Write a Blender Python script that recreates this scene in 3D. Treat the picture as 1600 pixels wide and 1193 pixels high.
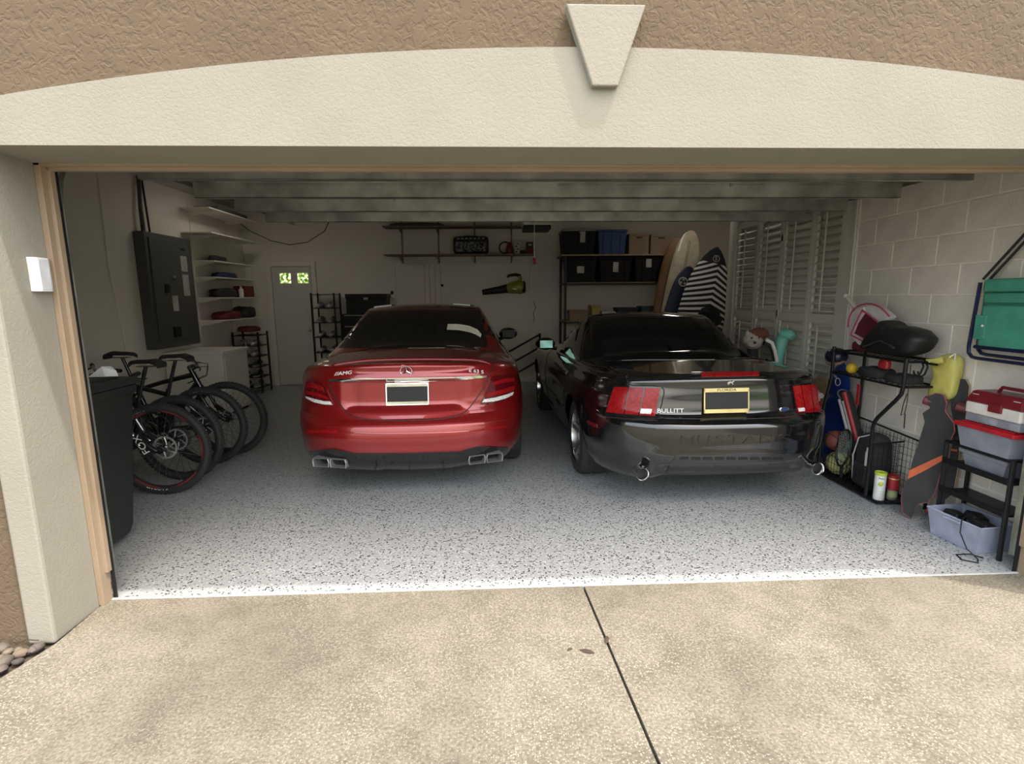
import bpy, bmesh, math, random
from mathutils import Vector, Matrix
from mathutils.bvhtree import BVHTree
random.seed(7)
sc = bpy.context.scene
COL = sc.collection
for o in list(bpy.data.objects): bpy.data.objects.remove(o)
PI = math.pi; sin = math.sin; cos = math.cos
# ---------------- camera ----------------
FPX, YAW, PITCH, ROLL = 806.09, .0387, .1636, -.0075
CAM = Vector((-.0978, -2.5483, 1.5336))
_F = Vector((sin(YAW)*cos(PITCH), cos(YAW)*cos(PITCH), -sin(PITCH)))
_r = Vector((cos(YAW), -sin(YAW), 0)); _u = _r.cross(_F)
_R = cos(ROLL)*_r + sin(ROLL)*_u; _U = -sin(ROLL)*_r + cos(ROLL)*_u
cd = bpy.data.cameras.new('camera'); cam = bpy.data.objects.new('camera', cd); COL.objects.link(cam)
cd.sensor_fit = 'HORIZONTAL'; cd.sensor_width = 36; cd.lens = 36*FPX/1600; cd.clip_start = .05; cd.clip_end = 300
cam.matrix_world = Matrix(((_R.x, _U.x, -_F.x, CAM.x), (_R.y, _U.y, -_F.y, CAM.y), (_R.z, _U.z, -_F.z, CAM.z), (0, 0, 0, 1)))
sc.camera = cam
# ---------------- world, sun, exposure ----------------
w = bpy.data.worlds.new('sky'); sc.world = w; w.use_nodes = True
nt = w.node_tree; bg = nt.nodes['Background']
sky = nt.nodes.new('ShaderNodeTexSky'); sky.sky_type = 'NISHITA'; sky.sun_disc = False
sky.sun_elevation = math.radians(62); sky.sun_rotation = math.radians(150); sky.air_density = 1.6; sky.dust_density = 5.0; sky.ozone_density = 1.0
mx = nt.nodes.new('ShaderNodeMix'); mx.data_type = 'RGBA'; mx.inputs['Factor'].default_value = .62
mx.inputs[7].default_value = (2.6, 2.62, 2.65, 1)          # thin even haze over the sky
nt.links.new(sky.outputs[0], mx.inputs[6]); nt.links.new(mx.outputs[2], bg.inputs['Color'])
bg.inputs['Strength'].default_value = .40
sl = bpy.data.lights.new('sun', 'SUN'); sl.energy = 1.85; sl.angle = math.radians(1.3); sl.color = (1, .95, .86)
sun = bpy.data.objects.new('sun', sl); COL.objects.link(sun)
_sd = Vector((-.33, .19, -1.0)).normalized()              # direction the light travels
sun.rotation_euler = _sd.to_track_quat('-Z', 'Y').to_euler()
vs = sc.view_settings; vs.view_transform = 'Standard'; vs.look = 'None'; vs.gamma = 1; vs.use_curve_mapping = False; vs.exposure = 1.35
sc.cycles.max_bounces = 8; sc.cycles.diffuse_bounces = 5; sc.cycles.glossy_bounces = 4; sc.cycles.transparent_max_bounces = 12

# ---------------- materials ----------------
MATS = {}
def M(name, col=(.5, .5, .5), rough=.5, metal=0, noise=None, bump=None, coat=0, alpha=1, trans=0, emit=0, spec=None, col2=None, ior=None):
    """principled material; noise=(scale, amount) varies the colour, bump=(scale, strength) gives fine relief"""
    if name in MATS: return MATS[name]
    m = bpy.data.materials.new(name); m.use_nodes = True; t = m.node_tree; b = t.nodes['Principled BSDF']
    c = (*col, 1)
    b.inputs['Base Color'].default_value = c; b.inputs['Roughness'].default_value = rough; b.inputs['Metallic'].default_value = metal
    if coat: b.inputs['Coat Weight'].default_value = coat; b.inputs['Coat Roughness'].default_value = .03
    if alpha < 1: b.inputs['Alpha'].default_value = alpha
    if trans: b.inputs['Transmission Weight'].default_value = trans
    if spec is not None: b.inputs['Specular IOR Level'].default_value = spec
    if ior: b.inputs['IOR'].default_value = ior
    if emit: b.inputs['Emission Color'].default_value = c; b.inputs['Emission Strength'].default_value = emit
    tc = t.nodes.new('ShaderNodeTexCoord')
    if noise is None: noise = (9, .08)
    n = t.nodes.new('ShaderNodeTexNoise'); n.inputs['Scale'].default_value = noise[0]; n.inputs['Detail'].default_value = 5
    t.links.new(tc.outputs['Object'], n.inputs['Vector'])
    x = t.nodes.new('ShaderNodeMix'); x.data_type = 'RGBA'
    c2 = col2 if col2 else tuple(max(0, v*(1-3*noise[1])) for v in col)
    rp = t.nodes.new('ShaderNodeMapRange'); rp.inputs[1].default_value = .35; rp.inputs[2].default_value = .65
    t.links.new(n.outputs[0], rp.inputs[0]); t.links.new(rp.outputs[0], x.inputs['Factor'])
    x.inputs[6].default_value = c; x.inputs[7].default_value = (*c2, 1); t.links.new(x.outputs[2], b.inputs['Base Color'])
    if bump:
        n2 = t.nodes.new('ShaderNodeTexNoise'); n2.inputs['Scale'].default_value = bump[0]; n2.inputs['Detail'].default_value = 4
        t.links.new(tc.outputs['Object'], n2.inputs['Vector'])
        bp = t.nodes.new('ShaderNodeBump'); bp.inputs['Strength'].default_value = bump[1]; bp.inputs['Distance'].default_value = .01
        t.links.new(n2.outputs[0], bp.inputs['Height']); t.links.new(bp.outputs[0], b.inputs['Normal'])
    MATS[name] = m; return m
def nodes(m): return m.node_tree, m.node_tree.nodes['Principled BSDF']
def ramp(t, pts, inp, mode='CONSTANT'):
    r = t.nodes.new('ShaderNodeValToRGB'); r.color_ramp.interpolation = mode; e = r.color_ramp.elements
    while len(e) < len(pts): e.new(.5)
    for i, (p, c) in enumerate(pts): e[i].position = p; e[i].color = (*c, 1)
    t.links.new(inp, r.inputs[0]); return r.outputs[0]
def floor_mat():
    m = bpy.data.materials.new('epoxy_flake'); m.use_nodes = True; t, b = nodes(m)
    tc = t.nodes.new('ShaderNodeTexCoord'); v = t.nodes.new('ShaderNodeTexVoronoi'); v.inputs['Scale'].default_value = 95
    t.links.new(tc.outputs['Object'], v.inputs['Vector'])
    sp = t.nodes.new('ShaderNodeSeparateColor'); t.links.new(v.outputs['Color'], sp.inputs[0])
    flake = ramp(t, [(0, (.012, .013, .013)), (.13, (.07, .075, .075)), (.19, (.315, .327, .322)), (.62, (.315, .327, .322)), (.82, (.46, .47, .465))], sp.outputs[0])
    lt = t.nodes.new('ShaderNodeMath'); lt.operation = 'LESS_THAN'; lt.inputs[1].default_value = .52; t.links.new(v.outputs['Distance'], lt.inputs[0])
    x = t.nodes.new('ShaderNodeMix'); x.data_type = 'RGBA'; x.inputs[6].default_value = (.315, .327, .322, 1)
    t.links.new(lt.outputs[0], x.inputs['Factor']); t.links.new(flake, x.inputs[7]); t.links.new(x.outputs[2], b.inputs['Base Color'])
    b.inputs['Roughness'].default_value = .28; b.inputs['Specular IOR Level'].default_value = .35; return m
def concrete_mat():
    m = bpy.data.materials.new('driveway_concrete'); m.use_nodes = True; t, b = nodes(m)
    tc = t.nodes.new('ShaderNodeTexCoord')
    def noise(s, d=5, dist=0):
        n = t.nodes.new('ShaderNodeTexNoise'); n.inputs['Scale'].default_value = s; n.inputs['Detail'].default_value = d; n.inputs['Distortion'].default_value = dist
        t.links.new(tc.outputs['Object'], n.inputs['Vector']); return n.outputs[0]
    big = ramp(t, [(.3, (.122, .107, .079)), (.5, (.165, .146, .108)), (.68, (.186, .166, .126))], noise(1.3, 6, .6), 'LINEAR')
    mid = ramp(t, [(.3, (.78, .77, .75)), (.6, (1, 1, 1))], noise(7, 8, .4), 'LINEAR')
    fine = ramp(t, [(.3, (.60, .59, .57)), (.62, (1.12, 1.12, 1.12))], noise(85, 6), 'LINEAR')
    def mul(a, c):
        x = t.nodes.new('ShaderNodeMix'); x.data_type = 'RGBA'; x.blend_type = 'MULTIPLY'; x.inputs['Factor'].default_value = 1
        t.links.new(a, x.inputs[6]); t.links.new(c, x.inputs[7]); return x.outputs[2]
    base = mul(mul(big, mid), fine)
    v = t.nodes.new('ShaderNodeTexVoronoi'); v.inputs['Scale'].default_value = 120; t.links.new(tc.outputs['Object'], v.inputs['Vector'])
    sp = t.nodes.new('ShaderNodeSeparateColor'); t.links.new(v.outputs['Color'], sp.inputs[0])
    g1 = ramp(t, [(0, (0, 0, 0)), (.50, (1, 1, 1))], sp.outputs[0])
    g2 = ramp(t, [(0, (1, 1, 1)), (.38, (0, 0, 0))], v.outputs['Distance'])
    g3 = ramp(t, [(.34, (.12, .12, .12)), (.58, (1, 1, 1))], noise(1.1, 4, .3), 'LINEAR')
    k = mul(mul(g1, g2), g3)
    x = t.nodes.new('ShaderNodeMix'); x.data_type = 'RGBA'; t.links.new(k, x.inputs['Factor']); t.links.new(base, x.inputs[6]); x.inputs[7].default_value = (.27, .245, .195, 1)
    t.links.new(x.outputs[2], b.inputs['Base Color']); b.inputs['Roughness'].default_value = .85
    bp = t.nodes.new('ShaderNodeBump'); bp.inputs['Strength'].default_value = .55; bp.inputs['Distance'].default_value = .006
    t.links.new(noise(70, 4), bp.inputs['Height']); t.links.new(bp.outputs[0], b.inputs['Normal']); return m
def stucco_mat(name, col, col2, scale, strength):
    m = bpy.data.materials.new(name); m.use_nodes = True; t, b = nodes(m); tc = t.nodes.new('ShaderNodeTexCoord')
    n = t.nodes.new('ShaderNodeTexNoise'); n.inputs['Scale'].default_value = scale; n.inputs['Detail'].default_value = 3; n.inputs['Distortion'].default_value = .9
    n2 = t.nodes.new('ShaderNodeTexNoise'); n2.inputs['Scale'].default_value = 3; n2.inputs['Detail'].default_value = 4
    for q in (n, n2): t.links.new(tc.outputs['Object'], q.inputs['Vector'])
    t.links.new(ramp(t, [(.35, col), (.65, col2)], n2.outputs[0], 'LINEAR'), b.inputs['Base Color']); b.inputs['Roughness'].default_value = .9
    h = ramp(t, [(.38, (0, 0, 0)), (.56, (1, 1, 1))], n.outputs[0], 'LINEAR')
    bp = t.nodes.new('ShaderNodeBump'); bp.inputs['Strength'].default_value = strength; bp.inputs['Distance'].default_value = .006
    t.links.new(h, bp.inputs['Height']); t.links.new(bp.outputs[0], b.inputs['Normal']); return m
def glass_mat(name, col, rough=.02, alpha=.3):
    m = M(name, col, rough, alpha=alpha, spec=.6); return m

# ---------------- mesh helpers ----------------
def rotm(rx=0, ry=0, rz=0): return Matrix.Rotation(rz, 3, 'Z') @ Matrix.Rotation(ry, 3, 'Y') @ Matrix.Rotation(rx, 3, 'X')
class MB:
    def __init__(s): s.v = []; s.f = []
    def add(s, vs, fs):
        n = len(s.v); s.v += [Vector(p) for p in vs]; s.f += [[i+n for i in f] for f in fs]; return s
    def box(s, c, d, r=None, taper=(1, 1)):
        c = Vector(c); x, y, z = d[0]/2, d[1]/2, d[2]/2; vs = []
        for k in (-1, 1):
            tx, ty = taper if k > 0 else (1, 1)
            for (a, b) in ((-1, -1), (1, -1), (1, 1), (-1, 1)):
                p = Vector((a*x*tx, b*y*ty, k*z)); p = r @ p if r else p; vs.append(c+p)
        return s.add(vs, [(3, 2, 1, 0), (4, 5, 6, 7), (0, 1, 5, 4), (1, 2, 6, 5), (2, 3, 7, 6), (3, 0, 4, 7)])
    def bx(s, x0, x1, y0, y1, z0, z1): return s.box(((x0+x1)/2, (y0+y1)/2, (z0+z1)/2), (abs(x1-x0), abs(y1-y0), abs(z1-z0)))
    def tube(s, pts, r, n=8, closed=False, caps=True):
        pts = [Vector(p) for p in pts]; N = len(pts); rs = r if isinstance(r, (list, tuple)) else [r]*N
        up = None; rings = []
        for i in range(N):
            if closed: d = pts[(i+1) % N]-pts[i-1]
            else: d = pts[min(i+1, N-1)]-pts[max(i-1, 0)]
            if d.length < 1e-9: d = Vector((0, 0, 1))
            d.normalize()
            if up is None: up = d.orthogonal().normalized()
            else:
                up = up-d*up.dot(d)
                up = up.normalized() if up.length > 1e-6 else d.orthogonal().normalized()
            sd = d.cross(up); rings.append([pts[i]+(up*cos(2*PI*k/n)+sd*sin(2*PI*k/n))*rs[i] for k in range(n)])
        vs = [p for q in rings for p in q]; fs = []
        for i in range(N if closed else N-1):
            j = (i+1) % N
            for k in range(n): fs.append((i*n+k, i*n+(k+1) % n, j*n+(k+1) % n, j*n+k))
        if caps and not closed: fs += [tuple(range(n))[::-1], tuple((N-1)*n+k for k in range(n))]
        return s.add(vs, fs)
    def cyl(s, a, b, r, n=16, r2=None): return s.tube([a, b], [r, r if r2 is None else r2], n)
    def lathe(s, prof, c, axis=(0, 0, 1), n=24, arc=2*PI):
        ax = Vector(axis).normalized(); u = ax.orthogonal().normalized(); v = ax.cross(u); c = Vector(c); vs = []; fs = []; P = len(prof)
        full = arc > 2*PI-1e-6; m = n if full else n+1
        for k in range(m):
            a = arc*k/n; d = u*cos(a)+v*sin(a)
            for (r, h) in prof: vs.append(c+d*r+ax*h)
        for k in range(n):
            j = (k+1) % m
            for i in range(P-1): fs.append((k*P+i, j*P+i, j*P+i+1, k*P+i+1))
        return s.add(vs, fs)
    def prism(s, outline, origin, ux, uy, t):
        """outline [(a,b)] in the plane (ux, uy), extruded by vector t both caps"""
        o = Vector(origin); ux = Vector(ux); uy = Vector(uy); t = Vector(t); n = len(outline)
        vs = [o+ux*a+uy*b for a, b in outline]+[o+ux*a+uy*b+t for a, b in outline]
        return s.add(vs, [tuple(range(n))[::-1], tuple(range(n, 2*n))]+[(i, (i+1) % n, n+(i+1) % n, n+i) for i in range(n)])
    def sph(s, c, r, n=14, m=9, sq=(1, 1, 1), jit=0, rng=None):
        c = Vector(c); vs = []; fs = []
        for j in range(m+1):
            th = PI*j/m
            for k in range(n):
                a = 2*PI*k/n; q = 1+(rng.uniform(-jit, jit) if rng else 0)
                vs.append(c+Vector((r*sin(th)*cos(a)*sq[0], r*sin(th)*sin(a)*sq[1], r*cos(th)*sq[2]))*q)
        for j in range(m):
            for k in range(n): fs.append((j*n+k, (j+1)*n+k, (j+1)*n+(k+1) % n, j*n+(k+1) % n))
        return s.add(vs, fs)
    def grid(s, rows, flip=False, wrap=False):
        n = len(rows[0]); vs = [p for r in rows for p in r]; fs = []
        for i in range(len(rows)-1):
            for k in range(n if wrap else n-1):
                q = (i*n+k, i*n+(k+1) % n, (i+1)*n+(k+1) % n, (i+1)*n+k); fs.append(q[::-1] if flip else q)
        return s.add(vs, fs)
    def build(s, name, mat, parent=None, bevel=0, smooth=False, world=False, sub=0, weld=False, kind=None, label=None, recalc=True):
        me = bpy.data.meshes.new(name)
        vs = s.v
        if world and parent is not None:
            mi = pmat(parent).inverted(); vs = [mi @ p for p in vs]
        me.from_pydata([tuple(p) for p in vs], [], s.f); me.materials.append(mat)
        if weld or bevel or recalc:
            bm = bmesh.new(); bm.from_mesh(me)
            if weld: bmesh.ops.remove_doubles(bm, verts=bm.verts, dist=1e-5)
            if recalc: bmesh.ops.recalc_face_normals(bm, faces=bm.faces)
            if bevel: bmesh.ops.bevel(bm, geom=list(bm.edges), offset=bevel, segments=2, affect='EDGES', clamp_overlap=True, profile=.5)
            bm.to_mesh(me); bm.free()
        if smooth:
            for p in me.polygons: p.use_smooth = True
        o = bpy.data.objects.new(name, me); COL.objects.link(o)
        if parent is not None: o.parent = parent
        if sub:
            md = o.modifiers.new('s', 'SUBSURF'); md.levels = sub; md.render_levels = sub
        if smooth == 'auto' or (smooth and not sub):
            try: me.set_sharp_from_angle(angle=math.radians(42))
            except Exception: pass
        if kind: o['kind'] = kind
        if label: o['label'] = label
        return o
def pmat(o):
    m = Matrix.Translation(o.location) @ o.rotation_euler.to_matrix().to_4x4()
    return pmat(o.parent) @ m if o.parent else m
def thing(name, label, cat, loc=(0, 0, 0), rz=0, group=None, kind=None):
    o = bpy.data.objects.new(name, None); COL.objects.link(o); o.location = loc; o.rotation_euler = (0, 0, rz); o.empty_display_size = .1
    if label: o['label'] = label
    if cat: o['category'] = cat
    if group: o['group'] = group
    if kind: o['kind'] = kind
    return o
def tag(o, label, cat, group=None, kind=None):
    o['label'] = label; o['category'] = cat
    if group: o['group'] = group
    if kind: o['kind'] = kind
    return o
def struct(o, label=None):
    o['kind'] = 'structure'
    if label: o['label'] = label
    return o
def copy_tree(o, parent=None):
    c = o.copy(); COL.objects.link(c); c.parent = parent
    for ch in list(o.children): copy_tree(ch, c)
    return c
def text(name, body, size, mat, parent, mtx, depth=.002, sx=1.0, shear=0):
    cu = bpy.data.curves.new(name, 'FONT'); cu.body = body; cu.size = size; cu.extrude = depth; cu.align_x = 'CENTER'; cu.align_y = 'CENTER'; cu.shear = shear; cu.resolution_u = 3
    tmp = bpy.data.objects.new(name, cu); COL.objects.link(tmp); dg = bpy.context.evaluated_depsgraph_get()
    me = bpy.data.meshes.new_from_object(tmp.evaluated_get(dg)); bpy.data.objects.remove(tmp)
    me.materials.clear(); me.materials.append(mat)
    for v in me.vertices: v.co.x *= sx
    o = bpy.data.objects.new(name, me); COL.objects.link(o); o.parent = parent
    o.matrix_local = mtx; return o
def frame(origin, xdir, ydir):
    x = Vector(xdir).normalized(); z = x.cross(Vector(ydir)).normalized(); y = z.cross(x)
    m = Matrix((x, y, z)).transposed().to_4x4(); m.translation = Vector(origin); return m
def arc(c, r, a0, a1, n, ax=(1, 0, 0), ay=(0, 0, 1)):
    c = Vector(c); ax = Vector(ax); ay = Vector(ay)
    return [c+ax*r*cos(a0+(a1-a0)*i/n)+ay*r*sin(a0+(a1-a0)*i/n) for i in range(n+1)]
def spline(pts, n):
    """Catmull-Rom resampling of a point list (tuples of any length)"""
    P = [pts[0]]+list(pts)+[pts[-1]]; out = []; m = len(pts)-1
    for i in range(n+1):
        t = i*m/n; k = min(int(t), m-1); u = t-k; a, b, c, d = P[k:k+4]
        out.append(tuple(.5*(2*b[j]+(c[j]-a[j])*u+(2*a[j]-5*b[j]+4*c[j]-d[j])*u*u+(3*b[j]-a[j]-3*c[j]+d[j])*u**3) for j in range(len(b))))
    return out
def smooth01(a, b, x):
    t = max(0, min(1, (x-a)/(b-a))); return t*t*(3-2*t)
# ================= structure =================
mFloor = floor_mat(); mConc = concrete_mat()
mStucco = stucco_mat('stucco_tan', (.096, .067, .038), (.110, .078, .045), 34, .4)
mCream = stucco_mat('stucco_cream', (.236, .216, .174), (.252, .232, .188), 75, .17)
mTrim = M('trim_tan', (.30, .225, .15), .55, noise=(3, .05))
mWall = M('drywall', (.70, .655, .58), .75, noise=(1.5, .02), bump=(40, .1))
mBlock = M('block_paint', (.68, .635, .56), .6, noise=(6, .03), bump=(90, .3))
mMortar = M('mortar_paint', (.82, .77, .69), .7, noise=(20, .03))
mGalv = M('galvanised', (.60, .61, .55), .36, metal=.85, noise=(5, .14), bump=(25, .05))
mDark = M('black_plastic', (.009, .009, .010), .5, spec=.35)
mBlackMetal = M('black_metal', (.008, .008, .009), .45, spec=.3)
mWhite = M('white_paint', (.72, .68, .61), .5, noise=(2, .02))
mSteel = M('steel', (.5, .5, .5), .3, metal=1, noise=(12, .05))
mRubber = M('rubber', (.018, .018, .018), .75)
mRed = M('red_plastic', (.35, .02, .025), .4)
WL, WR, WR2, YB, YJ = -4.35, 3.03, 4.4, 6.77, 4.2
XL, XR, ZH = -2.07, 2.79, 2.112            # clear opening
YF = -.33
# ground
g = MB().bx(-30, 30, -40, .0, -.3, -.035).build('ground', M('soil', (.07, .055, .035), .95, noise=(5, .1), bump=(30, .5)), None); struct(g)
lw = MB().bx(-30, -5.2, -40, YF, -.04, -.02).bx(6.2, 30, -40, YF, -.04, -.02).build('lawn', M('lawn_grass', (.10, .16, .045), .95, noise=(30, .15), bump=(120, .8)), None); struct(lw)
dr = thing('driveway', None, None, (0, -.02, 0)); struct(dr)
jx = lambda y: .374-.06*y
def slab(pts, name='slab'):
    return MB().prism(pts, (0, 0, -.12), (1, 0, 0), (0, 1, 0), (0, 0, .12)).build(name, mConc, dr, world=True)
slab([(-2.09, YF-.02), (-2.105, -.012), (jx(0)-.006, -.012), (jx(-7)-.006, -7), (-4.6, -7), (-2.9, -1.5), (-2.14, -.58)])
slab([(jx(0)+.006, -.012), (2.84, -.012), (2.84, YF-.02), (3.1, -.5), (4.9, -7), (jx(-7)+.006, -7)])
slab([(-4.6, -7.012), (4.9, -7.012), (5.2, -13), (-4.9, -13)])
struct(MB().bx(-30, 30, -22, -13, -.06, -.04).build('street', M('asphalt', (.12, .12, .12), .9, noise=(30, .1)), None))
# garage floor with a rounded front nosing
fl = MB().bx(WL-.1, WR2+.1, 0, YB+.1, -.15, 0).build('floor', mFloor, None); struct(fl)
struct(MB().bx(XL-.05, XR+.06, -.012, .006, -.05, .004).build('trim_threshold', M('threshold_paint', (.40, .41, .41), .5, noise=(30, .08)), None, bevel=.004))
# walls
struct(MB().bx(WL-.12, WL, -.05, YB+.12, 0, 3.0).build('wall_left', mWall, None))
bw = MB().bx(WL-.12, WR2+.12, YB, YB+.12, 0, 3.0).build('wall_back', mWall, None); struct(bw)
struct(MB().bx(WL-.2, WR2+.2, YF+.05, YB+.2, 3.0, 3.1).build('ceiling', M('ceiling_paint', (.72, .68, .61), .85), None))
wr = MB().bx(WR+.004, WR+.15, -.05, 1.90, 0, 3.0).bx(WR+.10, WR+.2, 1.90, YJ, 0, 3.0).bx(WR, WR2+.12, YJ, YJ+.1, 0, 3.0).bx(WR2, WR2+.12, YJ, YB, 0, 3.0).bx(WR+.012, WR+.15, 1.9, YJ, 2.5, 3.0)
wr = wr.build('wall_right', mMortar, None); struct(wr)
# painted concrete blocks, running bond
Cc = .2032; zA = 2.136; Y0 = 1.86; bmesh_cache = {}
for row in range(-4, 11):
    z1 = zA-row*Cc; z0 = max(z1-Cc, 0)
    if z0 > 2.9: continue
    z1 = min(z1, 3.0)
    ph = 0 if row % 2 else 1
    yj = Y0-ph*Cc
    while yj < 1.9: yj += 2*Cc
    while yj > -.04:
        a, b_ = max(yj-2*Cc, -.045), min(yj, 1.895); yj -= 2*Cc
        if b_-a < .03: continue
        key = (round(b_-a, 3), round(z1-z0, 3))
        if key not in bmesh_cache:
            o = MB().box((0, 0, 0), (.03, key[0]-.009, key[1]-.009)).build('block', mBlock, wr, bevel=.003); bmesh_cache[key] = o.data
        else:
            o = bpy.data.objects.new('block', bmesh_cache[key]); COL.objects.link(o); o.parent = wr
        o.location = (WR+.015, (a+b_)/2, (z0+z1)/2)
# front wall (stucco) around the opening, inner return walls
fw = MB().bx(-9, -2.235, YF+.02, -.05, -.1, 3.6).bx(2.945, 9, YF+.02, -.05, -.1, 3.6).bx(-2.235, 2.945, YF+.02, -.05, 2.135, 3.6)
struct(fw.build('wall_front', mStucco, None))
struct(MB().bx(WL-.1, XL-.035, -.05, .0, 0, 3.0).bx(XR+.035, WR+.15, -.05, .0, 0, 3.0).bx(XL-.1, XR+.1, -.05, .0, ZH+.02, 3.0).build('wall_front_inner', mWall, None))
# cream pillars and arched band
struct(MB().bx(-2.235, -2.112, YF, -.05, -.02, 2.3).build('pillar_left', mCream, None, bevel=.012))
struct(MB().bx(2.832, 2.955, YF, -.05, -.02, 2.3).build('pillar_right', mCream, None, bevel=.012))
Ra = 14.2; zc = 2.505-Ra; xc = .355
top = [(xc-4.0+8.0*i/60, zc+math.sqrt(Ra*Ra-(4.0-8.0*i/60)**2)) for i in range(61)]
pts = [(x, z) for x, z in top if z > 2.16]
ol = [(xc-3.95, 2.132), (xc+3.95, 2.132)] if False else [(pts[0][0], 2.132), (pts[-1][0], 2.132)]
ol = ol+pts[::-1]
struct(MB().prism(ol, (0, YF-.005, 0), (1, 0, 0), (0, 0, 1), (0, .28, 0)).build('trim_arch_band', mCream, None))
struct(MB().prism([(.365-.052, 2.352), (.365+.05, 2.352), (.365+.152, 2.645), (.365-.16, 2.645)], (0, YF-.035, 0), (1, 0, 0), (0, 0, 1), (0, .05, 0)).build('trim_keystone', mCream, None, bevel=.006))
# timber door jamb and header stop
jm = MB().bx(-2.112, -2.085, -.062, .0, 0, 2.135).bx(-2.098, XL, -.03, .0, .16, ZH+.005).bx(2.805, 2.832, -.062, .0, 0, 2.135).bx(XR, 2.818, -.03, .0, .16, ZH+.005).bx(-2.112, 2.832, -.062, 0, 2.122, 2.14).bx(XL-.01, XR+.01, -.03, .0, ZH-.004, 2.125)
struct(jm.build('trim_door_jamb', mTrim, None, bevel=.002))
struct(MB().bx(XL-.012, XL+.002, .001, .012, 0, ZH).bx(XR-.002, XR+.012, .001, .012, 0, ZH).build('trim_weatherstrip', mDark, None))
# drywall corner seam on the left wall
struct(MB().tube([(WL+.004, 3.62, .9), (WL+.006, 3.50, 1.9), (WL+.004, 3.52, 3.0)], .012, 6).build('trim_wall_seam', mWhite, None, smooth=True))
struct(MB().bx(WL, WL+.012, 4.6, YB, 0, .085).build('baseboard_left', mWhite, None)); struct(MB().bx(WL, -3.98, YB-.012, YB, 0, .085).bx(-3.22, WR2, YB-.012, YB, 0, .085).build('baseboard_back', mWhite, None))

# ---------------- overhead garage door ----------------
gd = thing('garage_door', 'raised steel sectional garage door with galvanised struts under the ceiling', 'garage door', (.36, 1.4, 2.2))
mDoorBack = M('door_back', (.42, .42, .40), .6)
for i in range(4):
    yb = .33+i*.545
    MB().bx(XL-.0, XR+.0, yb+.004, yb+.541, 2.318, 2.36).build('door_section', mDoorBack, gd, world=True)
    ys = .57+i*.555
    s = MB()
    s.add([(XL, ys, 2.2), (XR, ys, 2.2), (XR, ys, 2.30), (XL, ys, 2.30)], [(0, 1, 2, 3)])
    s = MB().bx(XL+.003, XR-.003, ys, ys+.003, 2.2, 2.300).bx(XL+.003, XR-.003, ys, ys+.05, 2.2, 2.203).bx(XL+.003, XR-.003, ys+.047, ys+.05, 2.203, 2.215).bx(XL+.003, XR-.003, ys-.03, ys+.003, 2.298, 2.301).bx(XL+.003, XR-.003, ys-.03, ys-.027, 2.29, 2.3)
    s.build('strut', mGalv, gd, world=True)
    for xb in (XL+.02, XR-.1):
        MB().bx(xb, xb+.08, ys-.2, ys+.3, 2.301, 2.318).build('end_stile', mDark, gd, world=True)
    for xb in (-.86, .36, 1.55):
        MB().bx(xb, xb+.06, ys-.06, ys+.1, 2.302, 2.318).bx(xb+.01, xb+.03, ys-.012, ys, 2.27, 2.318).build('hinge', mSteel, gd, world=True)
    for sx, xb in ((-1, XL), (1, XR)):
        MB().cyl((xb, ys+.2, 2.31), (xb+sx*.07, ys+.2, 2.31), .006, 8).cyl((xb+sx*.045, ys+.2, 2.31), (xb+sx*.07, ys+.2, 2.31), .022, 12).build('roller', mSteel, gd, world=True)
def channel(path, wdir, name):
    m = MB(); a = [Vector(p) for p in path]; wv = Vector(wdir)
    rows = [[p-wv*.028, p+wv*.028] for p in a]; 
    m.grid(rows)
    return m
for sx, xb in ((-1, XL-.075), (1, XR+.078)):
    path = [(0, .07, .05), (0, .07, 1.95)]+[tuple(Vector((0, .07+.32, 1.99))+Vector((0, -cos(a)*.32, sin(a)*.32))) for a in [PI/2*i/8 for i in range(9)]]+[(0, 1.5, 2.31), (0, 3.1, 2.31)]
    tr = thing('door_track', 'galvanised roller track curving up the %s side of the garage opening' % ('left' if sx < 0 else 'right'), 'track', (xb, .07, .05))
    m = MB(); P = [Vector(p)+Vector((xb, 0, 0)) for p in path]
    rows = []
    for i, p in enumerate(P):
        d = (P[min(i+1, len(P)-1)]-P[max(i-1, 0)]).normalized(); nn = Vector((1, 0, 0)).cross(d)
        rows.append([p+nn*.026-Vector((sx*.022, 0, 0)), p+nn*.026+Vector((sx*.006, 0, 0)), p-nn*.026+Vector((sx*.006, 0, 0)), p-nn*.026-Vector((sx*.022, 0, 0))])
    m.grid(rows); o = m.build('channel', mGalv, tr, world=True); md = o.modifiers.new('t', 'SOLIDIFY'); md.thickness = .003
    b = MB().bx(xb-.004+sx*.012, xb+.004+sx*.012, .001, .1, .1, 2.05)
    b.build('angle_bracket', mGalv, tr, world=True)
    MB().bx(xb-.02, xb+.02, 3.02, 3.06, 2.29, 3.0).build('hanger', mGalv, tr, world=True)
# added ceiling lamps, out of view, to brighten the back of the garage
mFillLamp = M('fill_lamp_diffuser', (1, .93, .82), .5, emit=3.6)
for lx, nm in ((-3.4, 'left'), (2.9, 'right')):
    cl_ = thing('fill_light', 'added unseen white fill lamp on the garage ceiling over the %s bay' % nm, 'lamp', (lx, 5.0, 3.0), 0, 'added ceiling fill lamps')
    MB().bx(lx-.09, lx+.09, 4.35, 5.65, 2.95, 2.999).build('housing', mWhite, cl_, world=True, bevel=.008); MB().bx(lx-.065, lx+.065, 4.40, 5.60, 2.935, 2.951).build('diffuser', mFillLamp, cl_, world=True)
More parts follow.
